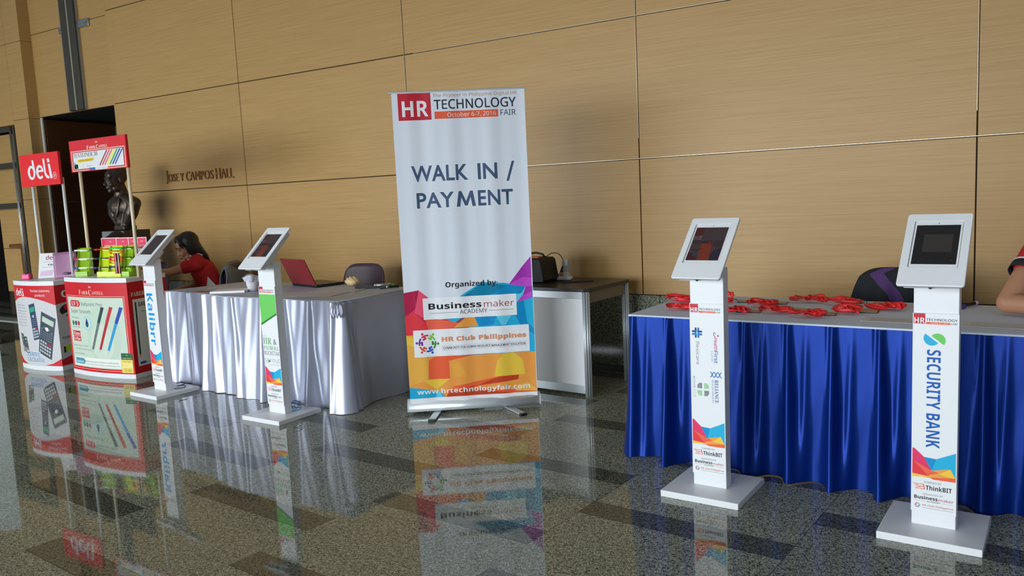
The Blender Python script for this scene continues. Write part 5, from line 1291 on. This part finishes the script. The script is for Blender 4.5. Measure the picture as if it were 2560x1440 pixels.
def figure(label, P, name='person'):
    """P: joints in world space"""
    t = thing(name, label, 'person', P['root'])
    inv = Matrix.Translation(-Vector(P['root']))
    J = {k: (inv @ Vector(v)) for k, v in P.items() if k in ('pelvis', 'waist', 'chest', 'neck', 'shL', 'shR', 'elL', 'elR', 'wrL', 'wrR', 'hipL', 'hipR', 'knL', 'knR', 'anL', 'anR')}
    yaw, pitch = P['head_yaw'], P['head_pitch']; hc = inv @ Vector(P['head'])
    HM = Matrix.Translation(hc) @ Matrix.Rotation(yaw, 4, 'Z') @ Matrix.Rotation(pitch, 4, 'X'); s = P.get('hs', 1.0)
    sk = P['skin']; ac = (J['shL']-J['shR']).normalized()
    mb = MB()
    head_pieces(mb, HM, sk, True, s, P['hair'] == 'long')
    mb.limb([HM @ Vector((0, .02, -.06)), HM @ Vector((0, .03, -.10)), J['neck']], [.050, .047, .055], sk)
    def torso(g, mm):
        for f, wv, dv in ((0, .125, .095), (.5, .105, .085), (1, .13, .095)):
            pass
        mb_.limb([J['pelvis']+ac*.06, J['waist']+ac*.045, J['chest']+ac*.055], [.105+g, .092+g, .100+g], mm); mb_.limb([J['pelvis']-ac*.06, J['waist']-ac*.045, J['chest']-ac*.055], [.105+g, .092+g, .100+g], mm)
        mb_.limb([J['chest'], J['neck']], [.10+g, .058+g], mm); mb_.limb([J['shL'], J['neck'], J['shR']], [.055+g, .055+g, .055+g], mm)
    mb_ = mb; torso(0, sk)
    for sd in ('L', 'R'):
        fa = P.get('fat', 1.0); mb.limb([J['sh'+sd], (J['sh'+sd]+J['el'+sd])/2, J['el'+sd]], [.052*fa, .045*fa, .037*fa], sk); mb.limb([J['el'+sd], J['el'+sd]+(J['wr'+sd]-J['el'+sd])*.35, J['wr'+sd]], [.037*fa, .036*fa, .025*fa], sk)
        hd = P.get('hand'+sd, J['wr'+sd]-J['el'+sd]); hand_pieces(mb, J['wr'+sd], hd, P.get('up'+sd, (0, 0, 1)), sk, P.get('curl', .5), .95, 1 if sd == 'L' else -1)
        mb.limb([J['hip'+sd], (J['hip'+sd]+J['kn'+sd])/2, J['kn'+sd]], [.085, .075, .055], sk); mb.limb([J['kn'+sd], J['kn'+sd]+(J['an'+sd]-J['kn'+sd])*.35, J['an'+sd]], [.054, .052, .036], sk)
        ft = Vector((*P['fwd'], 0)); mb.limb([J['an'+sd]+Vector((0, 0, -.035)), J['an'+sd]+ft*.10+Vector((0, 0, -.050)), J['an'+sd]+ft*.17+Vector((0, 0, -.055))], [.038, .033, .025], sk)
    body = mesh_obj('body', fuse(mb, .0075, 3), sk, t)
    # lips tinted on the same surface
    body.data.materials.append(LIP); Hi = HM.inverted()
    for p in body.data.polygons:
        c = Hi @ p.center
        if abs(c.x) < .022*s and -.077*s < c.z < -.056*s and c.y < -.088*s: p.material_index = 1
    for sx in (-1, 1):
        m2 = MB(); m2.ball(HM @ Vector((sx*.030*s, -.0865*s, .006*s)), (.012*s, .006*s, .0045*s), EYE, HM.to_3x3()); m2.build('eye', t)
        m2 = MB(); m2.limb([HM @ Vector((sx*.014*s, -.096*s, .025*s)), HM @ Vector((sx*.030*s, -.095*s, .030*s)), HM @ Vector((sx*.046*s, -.082*s, .025*s))], [.0032, .0036, .002], HAIR, 8); m2.build('eyebrow', t)
    # hair
    mb = MB(); T = lambda x, y, z: HM @ Vector((x*s, y*s, z*s)); rt = HM.to_3x3()
    mb.ball(T(0, .026, .058), (.086*s, .100*s, .094*s), HAIR, rt, 20); mb.ball(T(0, -.035, .100), (.066*s, .050*s, .040*s), HAIR, rt, 16)
    if P['hair'] == 'long':
        mb.ball(T(0, .060, -.02), (.084*s, .062*s, .13*s), HAIR, rt, 24)
        mb.ball(T(0, .100, -.10), (.076*s, .034*s, .105*s), HAIR, rt, 24)
        for sx in (-1, 1):
            mb.ball(T(sx*.068, .026, .005), (.026*s, .058*s, .100*s), HAIR, rt, 20)
            mb.limb([T(sx*.052, -.062, .098), T(sx*.072, -.062, .062), T(sx*.080, -.050, .018)], [.020, .017, .010], HAIR)
            if sx < 0: mb.limb([T(sx*.068, .02, .0), T(sx*.064, .0, -.09), T(sx*.054, -.018, -.15), T(sx*.046, -.03, -.21)], [.022, .018, .018, .010], HAIR)
            mb.limb([T(sx*.05, .075, -.05), T(sx*.048, .105, -.12), T(sx*.040, .118, -.175)], [.044, .034, .020], HAIR)
    else:
        mb.ball(T(0, .06, .0), (.078*s, .055*s, .07*s), HAIR, rt, 20)
        for sx in (-1, 1): mb.limb([T(sx*.070, -.02, .06), T(sx*.074, .0, .02)], [.018, .012], HAIR)
    mesh_obj('hair', fuse(mb, .006, 14), HAIR, t)
    # shirt
    mb = MB(); mb_ = mb; torso(.014, SHIRT); f = P.get('sleeve', .5)
    for sd in ('L', 'R'):
        q_ = J['sh'+sd]+(J['el'+sd]-J['sh'+sd])*f; mb.limb([J['sh'+sd], q_], [.066*P.get('fat', 1), .060*P.get('fat', 1)], SHIRT)
    me = fuse(mb, .009, 5); sh = mesh_obj('shirt', me, P['shirt'], t)
    for sd in ('L', 'R'):
        if P.get('cuff'):
            d = (J['el'+sd]-J['sh'+sd]).normalized(); q_ = J['sh'+sd]+(J['el'+sd]-J['sh'+sd])*(f+.10)
            for k, (a, b, r_, mm) in enumerate(((-.036, -.027, .0615*P.get('fat', 1), SHW), (-.027, .012, .0605*P.get('fat', 1), JB))):
                m2 = MB(); m2.tube([q_+d*a, q_+d*b], r_, mm, 24, cap=False); m2.build('cuff_band', sh, solid=.004)
    # collar
    mb = MB(); nk = J['neck']; ax = (HM @ Vector((0, .02, -.06)) - nk).normalized(); o_ = ax.orthogonal().normalized(); o2 = ax.cross(o_)
    mb.grid(lambda u, v: nk+ax*(-.010+.066*v)+(o_*math.cos(u*2*PI)+o2*math.sin(u*2*PI))*(.092-.020*v), 24, 3, P['collar']); mb.build('collar', sh, solid=.006)
    # trousers and shoes
    mb = MB(); mb.limb([J['hipL'], J['pelvis'], J['hipR']], [.115, .115, .115], DPANT)
    for sd in ('L', 'R'): mb.limb([J['hip'+sd], (J['hip'+sd]+J['kn'+sd])/2, J['kn'+sd], J['an'+sd]+Vector((0, 0, .03))], [.098, .088, .068, .056], DPANT)
    mesh_obj('trousers', fuse(mb, .010, 4), DPANT, t)
    for sd in ('L', 'R'):
        ft = Vector((*P['fwd'], 0)); m2 = MB(); a = J['an'+sd]
        m2.limb([a+Vector((0, 0, -.030)), a+ft*.10+Vector((0, 0, -.042)), a+ft*.18+Vector((0, 0, -.048))], [.046, .042, .034], BLACK)
        for v in m2.bm.verts: v.co.z = max(v.co.z, .002-P['root'][2])
        m2.build('shoe', t)
    return t, J, HM
def seated(cx, cy, fwd, zs=.47, lean=.0):
    f = Vector((*fwd, 0)).normalized(); l = Vector((-f.y, f.x, 0)); c = Vector((cx, cy, 0)); Z = Vector((0, 0, 1))
    return f, l, c, Z
# woman in red, leaning over her work
f, l, c, Z = seated(-6.645, 5.015, (-.60, -.80)); c = c+Z*0
WD = -.03
Pw = dict(root=(c.x, c.y, 0), fwd=(f.x, f.y), pelvis=c+Z*.555, waist=c+f*.02+Z*.68, chest=c+f*.075+Z*.80, neck=c+f*.125+Z*.915,
          head=c+f*.195+Z*1.022, head_yaw=math.atan2(f.y, f.x)+PI/2+.20, head_pitch=.30, hs=1.02, skin=SKIN, hair='long', shirt=SHIRT, collar=SHW,
          shL=c+f*.125+l*.155+Z*.872, shR=c+f*.10-l*.155+Z*.872, elL=c+f*.37+l*.17+Z*.815, wrL=c+f*.62+l*.13+Z*.815, elR=c+f*.16-l*.21+Z*.64, wrR=c+f*.38-l*.10+Z*.60,
          hipL=c+l*.09+f*.03+Z*.54, hipR=c-l*.09+f*.03+Z*.54, knL=c+f*.42+l*.10+Z*.50, knR=c+f*.42-l*.10+Z*.50, anL=c+f*.40+l*.10+Z*.08, anR=c+f*.40-l*.10+Z*.08, sleeve=.42, curl=.6)
tw, Jw, HMw = figure('woman with long black hair in a red polo shirt, seated and reaching to the left', Pw)
# white side insert and chest print on the shirt
mb = MB(); lw = l
base = (Jw['waist']+Jw['pelvis'])/2
mb.prism([(-.055, .0), (.075, .0), (.03, .07), (-.03, .15)], 0, .006, SHW, lambda a, b, h: base+l*(.150+h+.004)-f*(a)+Z*(b-.02)); mb.build('shirt_insert', tw)
# hidden person behind the red counter
f, l, c, Z = seated(-7.62, 4.80, (.15, -.99))
Ph = dict(root=(c.x, c.y, 0), fwd=(f.x, f.y), pelvis=c+Z*.555, waist=c+f*.01+Z*.68, chest=c+f*.05+Z*.80, neck=c+f*.09+Z*.93, head=c+f*.13+Z*1.05, head_yaw=math.atan2(f.y, f.x)+PI/2, head_pitch=.35, hs=1.0, skin=SKIN, hair='short', shirt=JB, collar=JB,
          shL=c+f*.09+l*.155+Z*.88, shR=c+f*.09-l*.155+Z*.88, elL=c+f*.16+l*.22+Z*.66, elR=c+f*.16-l*.22+Z*.66, wrL=c+f*.36+l*.10+Z*.60, wrR=c+f*.36-l*.10+Z*.60,
          hipL=c+l*.09+f*.03+Z*.54, hipR=c-l*.09+f*.03+Z*.54, knL=c+f*.40+l*.10+Z*.50, knR=c+f*.40-l*.10+Z*.50, anL=c+f*.36+l*.10+Z*.08, anR=c+f*.36-l*.10+Z*.08, sleeve=.5, curl=.6)
figure('black-haired person seated behind the pen leaflets, only the top of the head showing', Ph)
# person at the right end with an elbow on the table
f, l, c, Z = seated(.34, 4.86, (-.02, -1))
Pr = dict(root=(c.x, c.y, 0), fwd=(f.x, f.y), pelvis=c+Z*.56, waist=c+f*.06+Z*.72, chest=c+f*.16+Z*.92, neck=c+f*.24+Z*1.13, head=c+f*.28+Z*1.27, head_yaw=.1, head_pitch=.1, hs=1.0, skin=SKIN2, hair='short', shirt=SHIRT, collar=JB,
          shR=Vector((.085, 4.52, 1.08)), elR=Vector((-.078, 4.27, .798)), wrR=Vector((.17, 4.14, .800)), fat=1.22, shL=Vector((.53, 4.60, 1.06)), elL=Vector((.62, 4.36, .80)), wrL=Vector((.40, 4.20, .800)),
          hipL=c+l*.09+f*.03+Z*.55, hipR=c-l*.09+f*.03+Z*.55, knL=c+f*.42+l*.12+Z*.51, knR=c+f*.42-l*.12+Z*.51, anL=c+f*.42+l*.12+Z*.08, anR=c+f*.42-l*.12+Z*.08, sleeve=.46, curl=.35, cuff=True)
figure('person in red sleeve with black and white cuff, elbow on the blue table', Pr)

# bronze bust on its pedestal
def bust():
    cx, cy = -8.13, 5.11
    mb = MB(); PD = mat('shaded_pedestal', (.055, .035, .028), .5, noise=.1); PG = mat('lit_pedestal_front', ph(108, 112, 122), .55, noise=.06)
    mb.box(-.20, -.15, 0, .20, .15, 1.195, PD, .004)
    mb.box(-.196, -.1525, .80, .196, -.150, 1.19, PG)  # front plate paints the lit face grey; the body colour holds the shade
    tag(mb.build('pedestal', loc=(cx, cy, 0)), 'square pedestal coloured dark as in shade, its front grey as lit, under the bronze bust', 'pedestal')
    BR = mat('dark_bronze', (.085, .064, .050), .40, metal=.75, noise=.35, nscale=40)
    t = thing('bust', 'dark bronze bust of a man in a jacket, on the pedestal by the doorway', 'bust', (cx, cy, 1.199))
    mb = MB(); HM = Matrix.Translation((-.01, -.045, .525)) @ Matrix.Rotation(-.15, 4, 'Z') @ Matrix.Rotation(.05, 4, 'X')
    head_pieces(mb, HM, BR, True, 1.16)
    T = lambda x, y, z: HM @ Vector((x, y, z))
    mb.ball(T(0, .035, .075), (.092, .112, .095), BR, HM.to_3x3(), 20)
    for sx in (-1, 1): mb.limb([T(sx*.03, -.088, .004), T(sx*.05, -.07, .004)], [.009, .008], BR)
    mb.limb([T(0, .02, -.07), (0, .0, .33)], [.066, .078], BR)
    mb.ball((0, .0, .25), (.175, .105, .12), BR, None, 24); mb.limb([(-.185, .01, .275), (0, 0, .33), (.185, .01, .275)], [.068, .085, .068], BR)
    for sx in (-1, 1): mb.limb([(sx*.18, .01, .27), (sx*.15, -.01, .18), (sx*.04, -.015, .05)], [.066, .068, .055], BR)
    mb.limb([(0, -.01, .24), (0, -.015, .10), (0, -.01, .03)], [.13, .085, .055], BR); mb.box(-.09, -.075, 0.0, .09, .075, .045, BR)
    mesh_obj('figure_cast', fuse(mb, .008, 3), BR, t)
    for sx in (-1, 1):
        mb = MB(); mb.ball((sx*.052, -.098, .235), (.034, .020, .105), BR, Euler((-.16, 0, sx*-.28)).to_matrix() @ Euler((0, sx*.20, 0)).to_matrix(), 20); mb.build('lapel', t)
    mb = MB(); mb.limb([(0, -.085, .335), (0, -.103, .25), (0, -.095, .10)], [.012, .018, .010], BR); mb.build('necktie', t)
bust()
